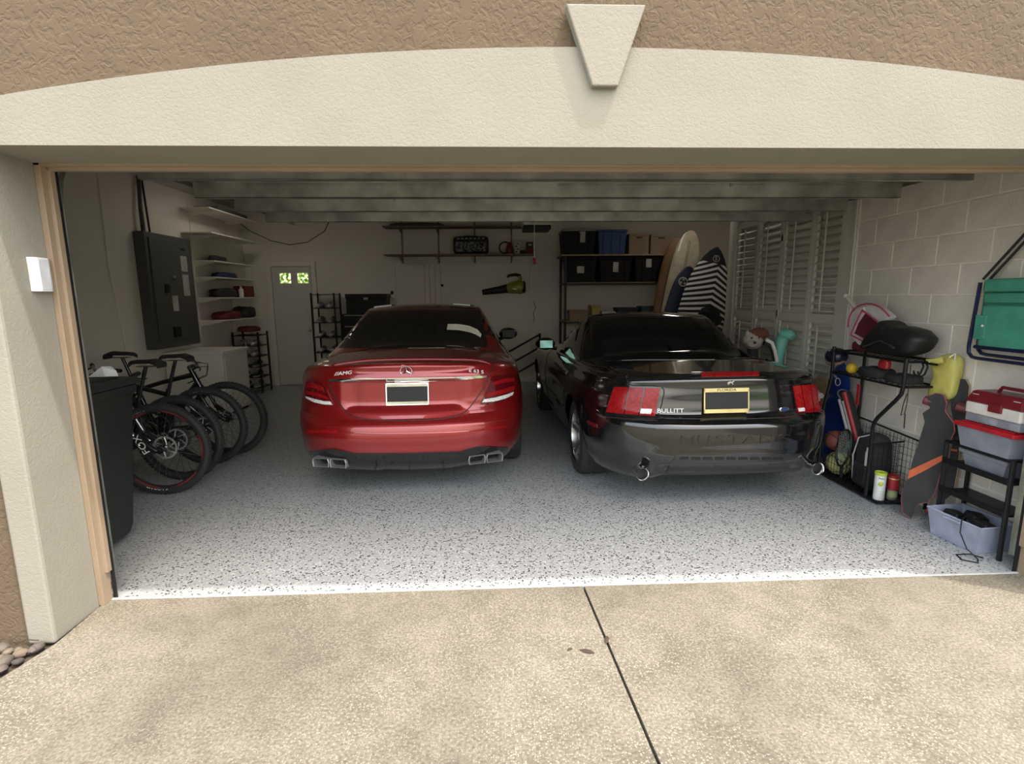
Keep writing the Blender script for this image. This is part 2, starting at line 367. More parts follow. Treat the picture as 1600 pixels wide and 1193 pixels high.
# opener rail and motor
op = thing('garage_door_opener', 'white and black garage door opener motor hanging by the back shelf', 'door opener', (.52, 4.5, 2.45))
hs = MB().bx(.33, .71, 4.42, 4.78, 2.455, 2.60).build('housing', M('opener_white', (.62, .60, .55), .4), op, world=True, bevel=.02)
MB().box((.52, 4.6, 2.43), (.36, .36, .06), None).build('lower_cover', mDark, op, world=True, bevel=.015)
MB().bx(.50, .54, 2.6, 4.45, 2.50, 2.53).build('rail', mSteel, op, world=True)
MB().bx(.40, .43, 4.58, 4.61, 2.6, 3.0).bx(.61, .64, 4.58, 4.61, 2.6, 3.0).build('hanger', mGalv, op, world=True)
rc = MB().tube([(.47, 4.3, 2.52), (.47, 4.3, 2.2), (.47, 4.3, 2.02)], .005, 6).build('release_cord', mWhite, op, world=True)
MB().cyl((.47, 4.3, 2.03), (.47, 4.3, 1.95), .018, 10, .022).build('pull_handle', mRed, op, world=True)
# wall light / sensor on the left pillar: white wedge box
sn = thing('wall_lamp', 'small white plastic lamp box on the cream garage pillar', 'lamp', (-2.112, -.2, 1.55))
sn.location = (-2.112, -.115, 1.645)
mSens = M('sensor_white', (.78, .78, .78), .35)
MB().prism([(-.058, 0), (.05, 0), (.05, .012), (.02, .03), (-.035, .03), (-.058, .014)], (-2.111, -.115, 1.572), (0, 1, 0), (1, 0, 0), (0, 0, .148)).build('housing', mSens, sn, world=True, bevel=.003)
MB().bx(-2.082, -2.079, -.148, -.098, 1.582, 1.71).build('lens', M('sensor_lens', (.66, .67, .70), .25), sn, world=True)
# ================= cars =================
def piece(tab, x):
    if x <= tab[0][0]: return tab[0][1]
    for (a, va), (b, vb) in zip(tab, tab[1:]):
        if x <= b: t = (x-a)/(b-a); t = t*t*(3-2*t) if len(tab) > 2 else t; return va+(vb-va)*t
    return tab[-1][1]
def lin(tab, x):
    if x <= tab[0][0]: return tab[0][1]
    for (a, va), (b, vb) in zip(tab, tab[1:]):
        if x <= b: return va+(vb-va)*(x-a)/(b-a)
    return tab[-1][1]
def unit_arc(n, na=26, nb=20):
    """superellipse quarter from (0,1) to (1,0): x across, y depth"""
    out = []
    for i in range(na): x = .9*i/(na-1); out.append((x, (1-x**n)**(1/n)))
    y0 = out[-1][1]
    for i in range(1, nb+1): y = y0*(1-i/nb); out.append(((1-y**n)**(1/n), y))
    return out
class Car:
    def __init__(s, name, label, loc, rz, p):
        s.t = thing(name, label, 'car', loc, rz); s.p = p; s.M = pmat(s.t); s.Mi = s.M.inverted(); s.verts = []; s.polys = []
    def samples(s):
        p = s.p; A = unit_arc(p['n']); L = p['len']; Lr, Lf = p['Lr'], p['Lf']
        S = [('r', a, b) for a, b in A]
        N = 110
        S += [('s', 1, Lr+(L-Lf-Lr)*i/N) for i in range(1, N)]
        return S+[('f', a, b) for a, b in A[::-1]]
    def body(s, mat, bump_z):
        p = s.p; S = s.samples(); L = p['len']; Lr, Lf = p['Lr'], p['Lf']; rr = p['rr']; rows = []
        NR = p.get('rows', 44)
        def pos(sm, z, e):
            k, a, b = sm; ins = 0
            if e < rr: ins = rr-math.sqrt(max(0, rr*rr-(rr-e)**2))
            if k == 's': y = b; w = p['W'](z, y)-ins; return Vector((w, y, z))
            if k == 'r':
                y = Lr*(1-b); w = p['W'](z, y)-ins; x = w*a; return Vector((x, y+(p['DR'](z, x)+ins)*b, z))
            y = L-Lf*(1-b); w = p['W'](z, y)-ins; x = w*a; return Vector((x, y-(p['DF'](z)+ins)*b, z))
        for j in range(NR+1):
            q = j/NR; q = 1-(1-q)**1.25; row = []
            for sm in S:
                ref = pos(sm, .8, 1); zt = p['Z'](ref.x, ref.y); zb = p['ZB'](ref.x, ref.y); z = zb+(zt-zb)*q
                row.append(pos(sm, z, zt-z))
            rows.append(row)
        full = [r[::-1]+[Vector((-v.x, v.y, v.z)) for v in r[1:]] for r in rows]
        n = len(full[0]); body = MB(); bum = MB()
        V = [v for r in full for v in r]; fb = []; fu = []
        for j in range(NR):
            for i in range(n-1):
                f = (j*n+i, j*n+i+1, (j+1)*n+i+1, (j+1)*n+i); c = (V[f[0]]+V[f[2]])/2
                (fu if (c.y < p['bump_y'] and c.z < bump_z(c.x)) else fb).append(f)
        def sub(fs):
            m = MB(); idx = {}
            for f in fs:
                q = []
                for i in f:
                    if i not in idx: idx[i] = len(m.v); m.v.append(V[i])
                    q.append(idx[i])
                m.f.append(q)
            return m
        body = sub(fb)
        top = full[-1]; h = len(S); K = 24; cap = []
        for i in range(h):
            R = rows[-1][i]; cap.append([Vector((R.x*(1-2*k/K), R.y, p['Z'](R.x*(1-2*k/K), R.y) if 0 < k < K else R.z)) for k in range(K+1)])
        body.grid(cap)
        ob = body.build('body_shell', mat, s.t, smooth=True, weld=True); ob.data.set_sharp_from_angle(angle=math.radians(50))
        if fu: obb = sub(fu).build('rear_bumper', mat, s.t, smooth=True, weld=True); obb.data.set_sharp_from_angle(angle=math.radians(50)); s.reg(obb)
        s.reg(ob)
    def green(s, mat, g):
        A = unit_arc(g['n'], 16, 12); S = [('r', a, b) for a, b in A]+[('s', 1, i/30) for i in range(1, 30)]+[('f', a, b) for a, b in A[::-1]]
        NR = 20; rows = []
        for j in range(NR+1):
            hz, vz = spline(g['prof'], NR)[j]; row = []
            y0 = g['b'][0]+(g['t'][0]-g['b'][0])*hz; y1 = g['b'][1]+(g['t'][1]-g['b'][1])*hz
            w = g['b'][2]+(g['t'][2]-g['b'][2])*(g['wp'](vz))
            lr = g['lr']*(1-.25*vz); lf = g['lf']
            for k, a, b in S:
                if k == 'r': x, y = w*a, y0+lr*(1-b)
                elif k == 'f': x, y = w*a, y1-lf*(1-b)
                else: x, y = w, y0+lr+(y1-lf-y0-lr)*b
                zb = s.p['Z'](x, y)-.03; zt = g['zr']-g['drop']*abs(2*(y-g['t'][0])/(g['t'][1]-g['t'][0])-1)**2.2 - g.get('cd', .03)*(abs(x)/g['t'][2])**2
                row.append(Vector((x, y, zb+(zt-zb)*vz)))
            rows.append(row)
        full = [r[::-1]+[Vector((-v.x, v.y, v.z)) for v in r[1:]] for r in rows]
        m = MB(); m.grid(full)
        cap = []; K = 16
        for R in rows[-1]:
            cap.append([Vector((R.x*(1-2*k/K), R.y, R.z+.035*(1-(1-2*k/K)**2)*(abs(R.x)/g['t'][2]))) for k in range(K+1)])
        m.grid(cap)
        s.g = m.build('cabin_shell', mat, s.t, smooth=True, weld=True); s.g.data.set_sharp_from_angle(angle=math.radians(60)); s.reg(s.g)
    def reg(s, o):
        n = len(s.verts); s.verts += [v.co.copy() for v in o.data.vertices]; s.polys += [[i+n for i in p.vertices] for p in o.data.polygons]
    def tree(s): s.bvh = BVHTree.FromPolygons(s.verts, s.polys)
    def hit(s, o, d):
        r = s.bvh.ray_cast(o, d)
        if r[0] is not None:
            nn = r[1]; return r[0], (nn if nn.dot(d) < 0 else -nn)
        # grazing: nearest point to the ray
        best = None
        t0 = max(.2, (Vector((0, 1, .7))-o).dot(d)-2.5)
        for k in range(60):
            q = o+d*(t0+k*.08); f = s.bvh.find_nearest(q)
            if f[0] is not None and (best is None or f[3] < best[0]): best = (f[3], f[0], f[1])
        nn = best[2]; return best[1], (nn if nn.dot(d) < 0 else -nn)
    def ray_px(s, x, y):
        d = _F+_R*((x-800)/FPX)-_U*((y-596.5)/FPX); return s.Mi @ CAM, (s.Mi.to_3x3() @ d).normalized()
    def ray_ax(s, view, a, b):
        if view == 'rear': return Vector((a, -3, b)), Vector((0, 1, 0))
        if view == 'left': return Vector((-4, a, b)), Vector((1, 0, 0))
        if view == 'right': return Vector((4, a, b)), Vector((-1, 0, 0))
        return Vector((a, b, 4)), Vector((0, 0, -1))
    def patch(s, name, mat, A, B, view='px', off=.004, th=.012, nu=14, nv=6, parent=None, raw=False):
        """panel lying on the shell between the chains A and B"""
        a = resample(A, nu); b = resample(B, nu); rows = []; back = []
        for j in range(nv+1):
            r = []; bk = []
            for i in range(nu+1):
                q = (a[i][0]+(b[i][0]-a[i][0])*j/nv, a[i][1]+(b[i][1]-a[i][1])*j/nv)
                o, d = s.ray_px(*q) if view == 'px' else s.ray_ax(view, *q)
                p, n = s.hit(o, d); r.append(p+n*off); bk.append(p-n*th)
            rows.append(r); back.append(bk)
        m = MB(); m.grid(rows); N = nu+1; T = len(rows)*N
        m.v += [q for r in back for q in r]
        ring = list(range(N))+[j*N+nu for j in range(1, nv+1)]+[nv*N+i for i in range(nu-1, -1, -1)]+[j*N for j in range(nv-1, 0, -1)]
        for i in range(len(ring)): x, y = ring[i], ring[(i+1) % len(ring)]; m.f.append([x, y, y+T, x+T])
        o = m.build(name, mat, parent or s.t, smooth=True); o.data.set_sharp_from_angle(angle=math.radians(35)); return o
    def line(s, name, mat, pts, view='px', r=.004, off=.0, n=40, parent=None, sides=5):
        q = []
        for (a, b) in resample(spline(pts, 40) if len(pts) > 2 else pts, n):
            o, d = s.ray_px(a, b) if view == 'px' else s.ray_ax(view, a, b)
            p, nn = s.hit(o, d); q.append(p+nn*off)
        return MB().tube(q, r, sides).build(name, mat, parent or s.t, smooth=True)
    def at(s, a, b, view='px'):
        o, d = s.ray_px(a, b) if view == 'px' else s.ray_ax(view, a, b); return s.hit(o, d)
    def fr(s, a, b, view='px', off=.004, a2=None):
        """frame lying on the shell, x to the right"""
        p, n = s.at(a, b, view)
        x = Vector((1, 0, 0)); x = (x-n*x.dot(n)).normalized(); y = n.cross(x)
        return frame(p+n*off, x, y)
    def wheel(s, x, y, r, wd, rim, spokes, matr, sd):
        w = thing('wheel', None, None, (x, y, r)); del_props(w); w.parent = s.t
        prof = [(r*.68, -wd/2*.96), (r*.80, -wd/2), (r*.93, -wd/2*.98), (r*.985, -wd/2*.86), (r, -wd/2*.7), (r, wd/2*.7), (r*.985, wd/2*.86), (r*.93, wd/2*.98), (r*.80, wd/2), (r*.68, wd/2*.96), (r*.68, -wd/2*.96)]
        tire = MB().lathe(prof, (0, 0, 0), (1, 0, 0), 48).build('tire', mRubber, w, smooth=True)
        tr = MB()
        for k in range(40):
            a = 2*PI*k/40
            for q in (-1, 1):
                tr.box((q*wd*.2, cos(a)*r, sin(a)*r), (wd*.24, r*.13, .006), rotm(rx=a-PI/2))
        tr.build('tread', mRubber, w, kind='stuff')
        rp = [(r*.70, sd*wd/2*.98), (r*.69, sd*wd/2*.99), (r*.64, sd*wd/2*.93), (r*.62, sd*wd/2*.5), (r*.60, -sd*wd/2*.9), (r*.68, -sd*wd/2*.95)]
        MB().lathe(rp, (0, 0, 0), (1, 0, 0), 48).build('rim', rim, w, smooth=True)
        for k in range(spokes):
            a = 2*PI*k/spokes+.2; d = Vector((0, cos(a), sin(a))); m = MB()
            c0 = Vector((sd*wd*.30, 0, 0))
            t = Vector((0, -sin(a), cos(a))); rows = []
            for (rad, hw, xx) in ((.06*r, .16*r, .30), (.3*r, .10*r, .33), (.5*r, .085*r, .38), (.645*r, .11*r, .44)):
                b = d*rad; rows.append([b-t*hw+Vector((sd*wd*(xx-.08), 0, 0)), b-t*hw*.7+Vector((sd*wd*xx, 0, 0)), b+t*hw*.7+Vector((sd*wd*xx, 0, 0)), b+t*hw+Vector((sd*wd*(xx-.08), 0, 0))])
            m.grid(rows, wrap=True); m.build('spoke', matr, w, smooth=True)
        MB().lathe([(0, sd*wd*.35), (r*.12, sd*wd*.35), (r*.15, sd*wd*.32), (r*.15, sd*wd*.1)], (0, 0, 0), (1, 0, 0), 20).build('hub_cap', matr, w, smooth=True)
        MB().lathe([(r*.18, 0), (r*.50, 0), (r*.50, sd*.025), (r*.18, sd*.025), (r*.18, 0)], (0, 0, 0), (1, 0, 0), 32).build('brake_disc', mSteel, w)
        return w
def liner(car, xa, xb, y, z, r):
    MB().grid([[Vector((x, y+r*cos(PI*k/20), z+r*sin(PI*k/20))) for k in range(21)] for x in (xa, xb)]).build('wheel_liner', mSeam, car.t)
def del_props(o):
    for k in ('label', 'category', 'group'):
        if k in o: del o[k]
def resample(pts, n):
    pts = [tuple(p) for p in pts]; L = [0]
    for a, b in zip(pts, pts[1:]): L.append(L[-1]+math.dist(a, b))
    out = []; T = L[-1]
    for i in range(n+1):
        d = T*i/n; k = 0
        while k < len(L)-2 and L[k+1] < d: k += 1
        seg = L[k+1]-L[k]; t = (d-L[k])/seg if seg > 1e-9 else 0
        out.append(tuple(pts[k][j]+(pts[k+1][j]-pts[k][j])*t for j in range(2)))
    return out
def arch(wheels, R, zc, sill):
    def f(x, y):
        if abs(x) < .5: return sill(x, y)
        z = sill(x, y)
        for yw in wheels:
            d = abs(y-yw)
            if d < R: z = max(z, zc+math.sqrt(R*R-d*d))
        return z
    return f
mGlass = M('tinted_glass', (.006, .007, .007), .03, spec=.7, coat=.3)
mChrome = M('chrome', (.75, .75, .74), .08, metal=1, noise=(3, .01))
mTailRed = M('tail_red', (.30, .008, .010), .2, spec=.35, noise=(70, .16))
mTailDark = M('tail_dark', (.10, .004, .006), .1, coat=.8, noise=(60, .1))
mClear = M('tail_clear', (.75, .74, .73), .2, coat=.6, noise=(80, .12))
mSeam = M('panel_gap', (.004, .004, .004), .6)
mGlossBlack = M('gloss_black_trim', (.008, .008, .008), .12, coat=.6)
mGrey = M('satin_grey', (.06, .06, .06), .35)
mRim = M('rim_silver', (.55, .55, .54), .22, metal=1, noise=(5, .03))
mBadge = M('badge_silver', (.8, .8, .8), .35)
mSatin = M('satin_silver', (.30, .30, .30), .3, metal=.5)
mPlateY = M('plate_pale', (.62, .58, .40), .45)
mPlateBlack = M('plate_black', (.002, .002, .002), .6)
# ---------- red sedan ----------
mRedPaint = M('red_paint', (.24, .007, .008), .28, metal=.45, coat=1, noise=(3, .02))
pE = dict(n=3.0, len=4.97, Lr=1.15, Lf=1.2, rr=.05, bump_y=1.0)
wE = (1.12, 4.06)
def W_E(z, y):
    w = piece([(.2, .89), (.36, .94), (.55, .955), (.72, .95), (.88, .928), (1.02, .88)], z)
    for yw in wE: w += .018*math.exp(-((y-yw)/.42)**2)*smooth01(.95, .65, z)
    return w
def DR_E(z, x):
    d = piece([(.22, .16), (.32, .05), (.42, .015), (.52, .0), (.60, .01), (.625, .035), (.66, .075), (.72, .10), (.80, .105), (.90, .105), (.955, .10), (1.0, .115), (1.035, .095), (1.06, .07)], z)
    q = smooth01(.46, .38, abs(x))*smooth01(.70, .74, z)*smooth01(.935, .925, z)
    return d+.035*q
def Z_E(x, y):
    # spoiler lip, deck, bonnet height field
    deck = lin([(0, 1.055), (.12, 1.055), (.2, 1.045), (.35, 1.06), (.8, 1.10), (1.2, 1.09), (3.4, 1.03), (3.7, .99), (4.4, .92), (4.8, .80), (4.97, .72)], y)
    edge = lin([(0, 1.02), (.4, 1.00), (1.0, .985), (2.6, .97), (3.6, .93), (4.4, .85), (4.97, .70)], y)
    t = min(1, abs(x)/.93); return deck+(edge-deck)*t**2.6
pE.update(W=W_E, DR=DR_E, DF=lambda z: piece([(.2, .08), (.5, 0), (.7, .04), (.9, .2)], z), Z=Z_E, ZB=arch(wE, .385, .345, lambda x, y: .235))
E = Car('sedan', 'glossy red four-door sedan parked on the left, seen from behind', (-.755, 1.14, 0), .034, pE)
E.body(mRedPaint, lambda x: .655)
E.green(mRedPaint, dict(n=2.6, b=(.72, 3.85, .86), t=(1.78, 2.95, .60), lr=.34, lf=.35, zr=1.445, drop=.055, cd=.02, prof=[(0, 0), (.22, .27), (.45, .53), (.66, .76), (.82, .90), (.93, .97), (1, 1)], wp=lambda v: v**1.15))
E.tree()
c3 = lambda pts: [(460+x/4.2105, 460+y/4.2107) for x, y in pts]
E.patch('rear_window', mGlass, c3([(525, 80), (700, 68), (880, 62), (1060, 64), (1215, 72)]), c3([(290, 352), (500, 352), (760, 352), (1020, 350), (1275, 346)]), nu=24, nv=14, off=.003)
E.patch('window_reflection', M('reflection_pale', (.80, .76, .62), .6), c3([(1008, 196), (1080, 196), (1150, 208), (1205, 232), (1230, 262)]), c3([(1003, 232), (1080, 235), (1150, 248), (1190, 262), (1226, 284)]), off=.0045, th=.001, nu=12, nv=3)  # pale patch laid on the glass in place of a bright reflection
E.patch('chrome_strip', mChrome, c3([(225, 556), (450, 548), (740, 545), (1040, 540), (1262, 532)]), c3([(240, 570), (450, 574), (740, 574), (1040, 566), (1255, 545)]), off=.010, nu=24, nv=3)
lt = E.patch('taillight', mTailDark, c3([(88, 570), (120, 560), (175, 578), (215, 625)]), c3([(76, 660), (110, 695), (180, 722), (258, 725)]), off=.006, nu=12, nv=8)
E.patch('red_band', mTailRed, c3([(84, 585), (130, 578), (190, 606)]), c3([(80, 612), (130, 612), (200, 640)]), off=.009, th=.004, nu=8, nv=2, parent=lt)
E.patch('red_band', mTailRed, c3([(78, 632), (140, 640), (215, 668)]), c3([(78, 652), (140, 664), (235, 692)]), off=.009, th=.004, nu=8, nv=2, parent=lt)
E.patch('reverse_light', mClear, c3([(80, 668), (130, 684), (200, 700), (240, 702)]), c3([(84, 680), (130, 706), (200, 722), (254, 724)]), off=.010, th=.004, nu=12, nv=2, parent=lt)
rt = E.patch('taillight', mTailDark, c3([(1300, 540), (1370, 522), (1420, 522), (1440, 540)]), c3([(1222, 722), (1300, 728), (1390, 690), (1446, 640)]), off=.006, nu=12, nv=8)
E.patch('red_band', mTailRed, c3([(1310, 572), (1380, 552), (1440, 545)]), c3([(1300, 596), (1380, 578), (1443, 570)]), off=.009, th=.004, nu=8, nv=2, parent=rt)
E.patch('red_band', mTailRed, c3([(1262, 650), (1340, 630), (1442, 600)]), c3([(1250, 676), (1340, 660), (1444, 628)]), off=.009, th=.004, nu=8, nv=2, parent=rt)
E.patch('reverse_light', mClear, c3([(1244, 688), (1310, 678), (1380, 660), (1436, 640)]), c3([(1232, 708), (1310, 702), (1380, 684), (1430, 660)]), off=.010, th=.004, nu=12, nv=2, parent=rt)
E.line('boot_gap', mSeam, c3([(222, 580), (258, 650), (300, 720), (360, 785), (440, 815), (640, 828), (860, 825), (1040, 806), (1130, 765), (1200, 680), (1255, 590), (1300, 480), (1330, 400)]), r=.0045, n=70)
E.line('bumper_crease', mRedPaint, c3([(180, 862), (420, 868), (760, 862), (1100, 846), (1390, 822)]), r=.006, n=50)
E.line('bumper_crease', mRedPaint, c3([(290, 900), (500, 915), (760, 914), (1100, 902), (1390, 868)]), r=.006, n=50)
E.line('boot_lid_edge', mRedPaint, c3([(250, 470), (300, 455), (500, 432), (760, 425), (1000, 425), (1200, 432), (1285, 455)]), r=.010, n=50)
E.patch('bumper_reflector', mTailRed, c3([(88, 892), (285, 892)]), c3([(88, 908), (285, 910)]), off=.005, nu=8, nv=2)
E.patch('bumper_reflector', mTailRed, c3([(1240, 880), (1395, 862)]), c3([(1240, 892), (1395, 874)]), off=.005, nu=8, nv=2)
# number plate in its holder
pc, pn = E.at(*c3([(745, 652)])[0])
pl = MB().box((0, 0, 0), (.31, .160, .008)).build('number_plate', mPlateY, E.t, bevel=.002); pf = E.fr(*c3([(745, 652)])[0], off=.012); pf = frame((pc.x, pc.y-.012, pc.z), (1, 0, 0), (0, .12, 1)); pl.matrix_local = pf
MB().box((0, 0, .005), (.302, .112, .003)).build('plate_panel', mPlateBlack, pl)
fq = MB(); fq.bx(-.158, .158, .076, .083, -.004, .007); fq.bx(-.158, .158, -.083, -.076, -.004, .007); fq.bx(-.158, -.151, -.083, .083, -.004, .007); fq.bx(.151, .158, -.083, .083, -.004, .007)
fq.build('plate_frame', mChrome, pl)
# star emblem
sf = E.fr(*c3([(737, 497)])[0], off=.018); em = thing('star_emblem', None, None); del_props(em); em.parent = E.t; em.matrix_local = sf
MB().tube([(.042*cos(2*PI*k/32), .042*sin(2*PI*k/32), 0) for k in range(32)], .0042, 6, closed=True).build('ring', mChrome, em, smooth=True)
st = MB()
for k in range(3):
    a = PI/2+k*2*PI/3; d = Vector((cos(a), sin(a), 0)); t = Vector((-sin(a), cos(a), 0))
    st.add([t*.008, d*.041, -t*.008, Vector((0, 0, .006)), -d*.006], [(0, 1, 3), (1, 2, 3), (2, 4, 3), (4, 0, 3)])
st.build('star', mChrome, em)
def letters(car, s_, px_, size, mat, sx=1.2, sh=0, name='lettering', off=.004, view='px', depth=.002):
    return text(name, s_, size, mat, car.t, car.fr(*px_, view=view, off=off), depth, sx, sh)
letters(E, '//AMG', c3([(322, 519)])[0], .038, mBadge, 1.35, .15)
letters(E, 'E 63 S', c3([(1195, 506)])[0], .038, mBadge, 1.3)
# diffuser, exhausts
E.patch('diffuser', mGlossBlack, c3([(100, 1030), (250, 1010), (400, 1040), (740, 1040), (1080, 1030), (1200, 995), (1400, 1000)]), c3([(128, 1140), (250, 1145), (400, 1160), (740, 1164), (1080, 1150), (1250, 1125), (1390, 1098)]), off=.008, th=.03, nu=40, nv=6)
for cx_, cy_, wd_, sd in ((244, 1094, .26, -1), (1258, 1066, .26, 1)):
    p, n = E.at(*c3([(cx_, cy_)])[0])
    ex = thing('exhaust_tip', None, None); del_props(ex); ex.parent = E.t; ex.location = (p.x, p.y-.04, p.z); ex.rotation_euler = (0, 0, sd*.25)
    for q in (-1, 1):
        m = MB(); hw, hh = .064, .034; o1 = [(-hw*1.0, -hh), (hw, -hh), (hw*1.08, hh*.2), (hw*.96, hh), (-hw*.96, hh), (-hw*1.08, hh*.2)]
        rows = [[Vector((q*.070+a*k_, yy, b*k_)) for a, b in o1] for (k_, yy) in ((1, .14), (1.0, -.012), (.93, -.016), (.86, -.012), (.84, .10))]
        m.grid(rows, wrap=True); m.build('outlet', mSatin, ex)
        MB().prism(o1, (q*.070, .09, 0), (1, 0, 0), (0, 0, 1), (0, .004, 0)).build('outlet_depth', mSeam, ex)
for cx_ in (530, 757, 980):
    p, n = E.at(*c3([(cx_, 1096)])[0]); MB().box((p.x, p.y+.03, p.z-.02), (.014, .10, .06), rotm(rx=.35)).build('diffuser_fin', mGlossBlack, E.t)
MB().bx(-.68, .68, .4, 4.6, .2, .55).build('underbody', mSeam, E.t); MB().bx(-.86, .86, 1.6, 3.6, .19, .3).build('sill', mGlossBlack, E.t)
for sx in (-1, 1):
    for yw in wE:
        E.wheel(sx*.815, yw, .345, .26, mGrey, 5, mGrey, sx)
        liner(E, sx*.93, sx*.67, yw, .345, .385)
    # side glass, door mirror, handles
    vw = 'right' if sx > 0 else 'left'
    E.patch('side_window', mGlass, [(1.35, 1.20), (1.75, 1.36), (2.4, 1.405)], [(1.5, 1.03), (2.0, 1.02), (2.42, 1.015)], view=vw, nu=14, nv=8)
    E.patch('side_window', mGlass, [(2.5, 1.405), (2.9, 1.38), (3.3, 1.22)], [(2.5, 1.015), (3.0, 1.01), (3.45, 1.03)], view=vw, nu=14, nv=8)
    mr = thing('door_mirror', None, None, (sx*.99, 3.22, 1.03)); del_props(mr); mr.parent = E.t
    MB().sph((0, 0, .02), .1, 16, 10, (1.25, .75, .78)).build('mirror_housing', mGlossBlack, mr, smooth=True)
    MB().box((0, -.07, .02), (.17, .012, .105)).build('mirror_glass', mDark, mr, bevel=.004)
    MB().tube([(-sx*.06, 0, -.03), (-sx*.14, 0, -.06)], .025, 8).build('mirror_arm', mGlossBlack, mr, smooth=True)
    E.line('door_gap', mSeam, [(2.45, .99), (2.45, .7), (2.42, .36)], view=vw, r=.004, n=20); E.line('door_gap', mSeam, [(1.5, .98), (1.42, .8), (1.62, .55), (1.66, .34)], view=vw, r=.004, n=20); E.line('door_gap', mSeam, [(3.52, .96), (3.5, .6), (3.48, .36)], view=vw, r=.004, n=20)
    for yh in (1.75, 2.75):
        p, n = E.at(yh, .86, vw); MB().tube([p+n*.004+Vector((0, -.1, 0)), p+n*.03+Vector((0, -.06, 0)), p+n*.03+Vector((0, .06, 0)), p+n*.004+Vector((0, .1, 0))], .012, 8).build('door_handle', mRedPaint, E.t, smooth=True)
# ---------- black coupe ----------
mBlackPaint = M('black_paint', (.0035, .0035, .004), .12, coat=1, noise=(3, .02))
wM = (1.07, 3.643)
pM = dict(n=3.3, len=4.63, Lr=1.0, Lf=1.1, rr=.05, bump_y=.72)
def W_M(z, y):
    w = piece([(.2, .84), (.34, .885), (.5, .92), (.66, .925), (.80, .90), (.93, .85), (1.02, .80)], z)
    w += .02*math.exp(-((y-wM[0])/.45)**2)*smooth01(1.0, .6, z)+.01*math.exp(-((y-wM[1])/.4)**2)*smooth01(.9, .6, z)
    w -= .02*math.exp(-((y-2.3)/.6)**2)*smooth01(.9, .5, z)
    return w
def DR_M(z, x):
    d = piece([(.24, .10), (.30, .05), (.36, .03), (.46, .012), (.58, 0), (.655, .004), (.69, .03), (.705, .075), (.73, .10), (.84, .11), (.92, .115), (.965, .11), (1.0, .13)], z)
    q = smooth01(.56, .44, abs(x))*smooth01(.20, .26, z)*smooth01(.385, .36, z)
    return d+.06*q
def Z_M(x, y):
    deck = lin([(0, .985), (.12, .995), (.3, 1.005), (.7, 1.03), (1.2, 1.03), (3.0, 1.0), (3.3, .975), (4.0, .90), (4.4, .80), (4.63, .70)], y)
    edge = lin([(0, .96), (.5, .965), (1.0, .955), (2.0, .93), (3.2, .90), (4.0, .84), (4.63, .66)], y)
    t = min(1, abs(x)/.88); return deck+(edge-deck)*t**2.4
def sill_M(x, y): return .25 if y > .6 else .25+.03*smooth01(.6, .45, abs(x))
pM.update(W=W_M, DR=DR_M, DF=lambda z: piece([(.2, .08), (.5, 0), (.7, .05), (.9, .2)], z), Z=Z_M, ZB=arch(wM, .365, .33, sill_M))
G = Car('coupe', 'glossy black two-door coupe parked on the right, chrome twin exhausts', (1.555, .775, 0), .033, pM)
G.body(mBlackPaint, lambda x: .70)
G.green(mBlackPaint, dict(n=2.7, b=(.60, 3.25, .815), t=(1.72, 2.35, .60), lr=.36, lf=.4, zr=1.355, drop=.05, cd=.02, prof=[(0, 0), (.2, .26), (.44, .54), (.66, .77), (.82, .905), (.93, .97), (1, 1)], wp=lambda v: v**1.1))
G.tree()
c4 = lambda pts: [(820+x/3.2653, 470+y/3.2667) for x, y in pts]
G.patch('rear_window', mGlass, c4([(362, 100), (500, 84), (700, 76), (850, 82), (960, 104)]), c4([(412, 305), (600, 300), (850, 300), (1080, 298), (1262, 296)]), nu=24, nv=14, off=.003)
G.patch('side_window', mGlass, c4([(176, 214), (203, 170), (245, 130), (290, 108), (325, 106)]), c4([(190, 240), (230, 262), (270, 280), (305, 290), (338, 296)]), nu=14, nv=8, off=.003)
for i, (x0, x1, y0, y1, u0, u1) in enumerate([(458, 528, 440, 440, 415, 505), (534, 606, 441, 442, 511, 580), (612, 690, 443, 446, 586, 664)]):
    tl = G.patch('taillight_segment', mTailRed, c4([(x0, y0), (x1, y1)]), c4([(u0, 570+i*8), (u1, 578+i*6)]), off=.008, nu=8, nv=8)
    if i == 2: G.patch('reverse_light', mClear, c4([(594, 548), (650, 550)]), c4([(588, 578), (643, 580)]), off=.011, th=.003, nu=6, nv=3, parent=tl)
G.patch('taillight_surround', mGlossBlack, c4([(450, 433), (570, 434), (697, 438)]), c4([(408, 584), (540, 598), (668, 600)]), off=.004, nu=14, nv=8)
for i, (x0, x1, u0, u1) in enumerate([(1366, 1402, 1392, 1428), (1407, 1448, 1433, 1470), (1453, 1490, 1475, 1510)]):
    tl = G.patch('taillight_segment', mTailRed, c4([(x0, 434-i*4), (x1, 430-i*4)]), c4([(u0, 572-i*3), (u1, 570-i*3)]), off=.008, nu=8, nv=8)
    if i == 0: G.patch('reverse_light', mClear, c4([(1388, 545), (1420, 543)]), c4([(1394, 568), (1426, 566)]), off=.011, th=.003, nu=6, nv=3, parent=tl)
G.patch('brake_light', mTailRed, c4([(900, 368), (1050, 364), (1195, 364)]), c4([(900, 388), (1050, 386), (1195, 382)]), off=.006, nu=14, nv=2)
G.patch('brake_light_housing', mGlossBlack, c4([(850, 364), (1050, 360), (1235, 362)]), c4([(850, 393), (1050, 391), (1235, 388)]), off=.003, nu=14, nv=2)
pc, pn = G.at(*c4([(1023, 506)])[0])
pl = MB().box((0, 0, 0), (.31, .160, .008)).build('number_plate', mPlateBlack, G.t, bevel=.002); pl.matrix_local = frame((pc.x, pc.y-.014, pc.z), (1, 0, 0), (0, .12, 1))
MB().box((0, .001, .005), (.30, .106, .003)).build('plate_panel', mPlateBlack, pl)
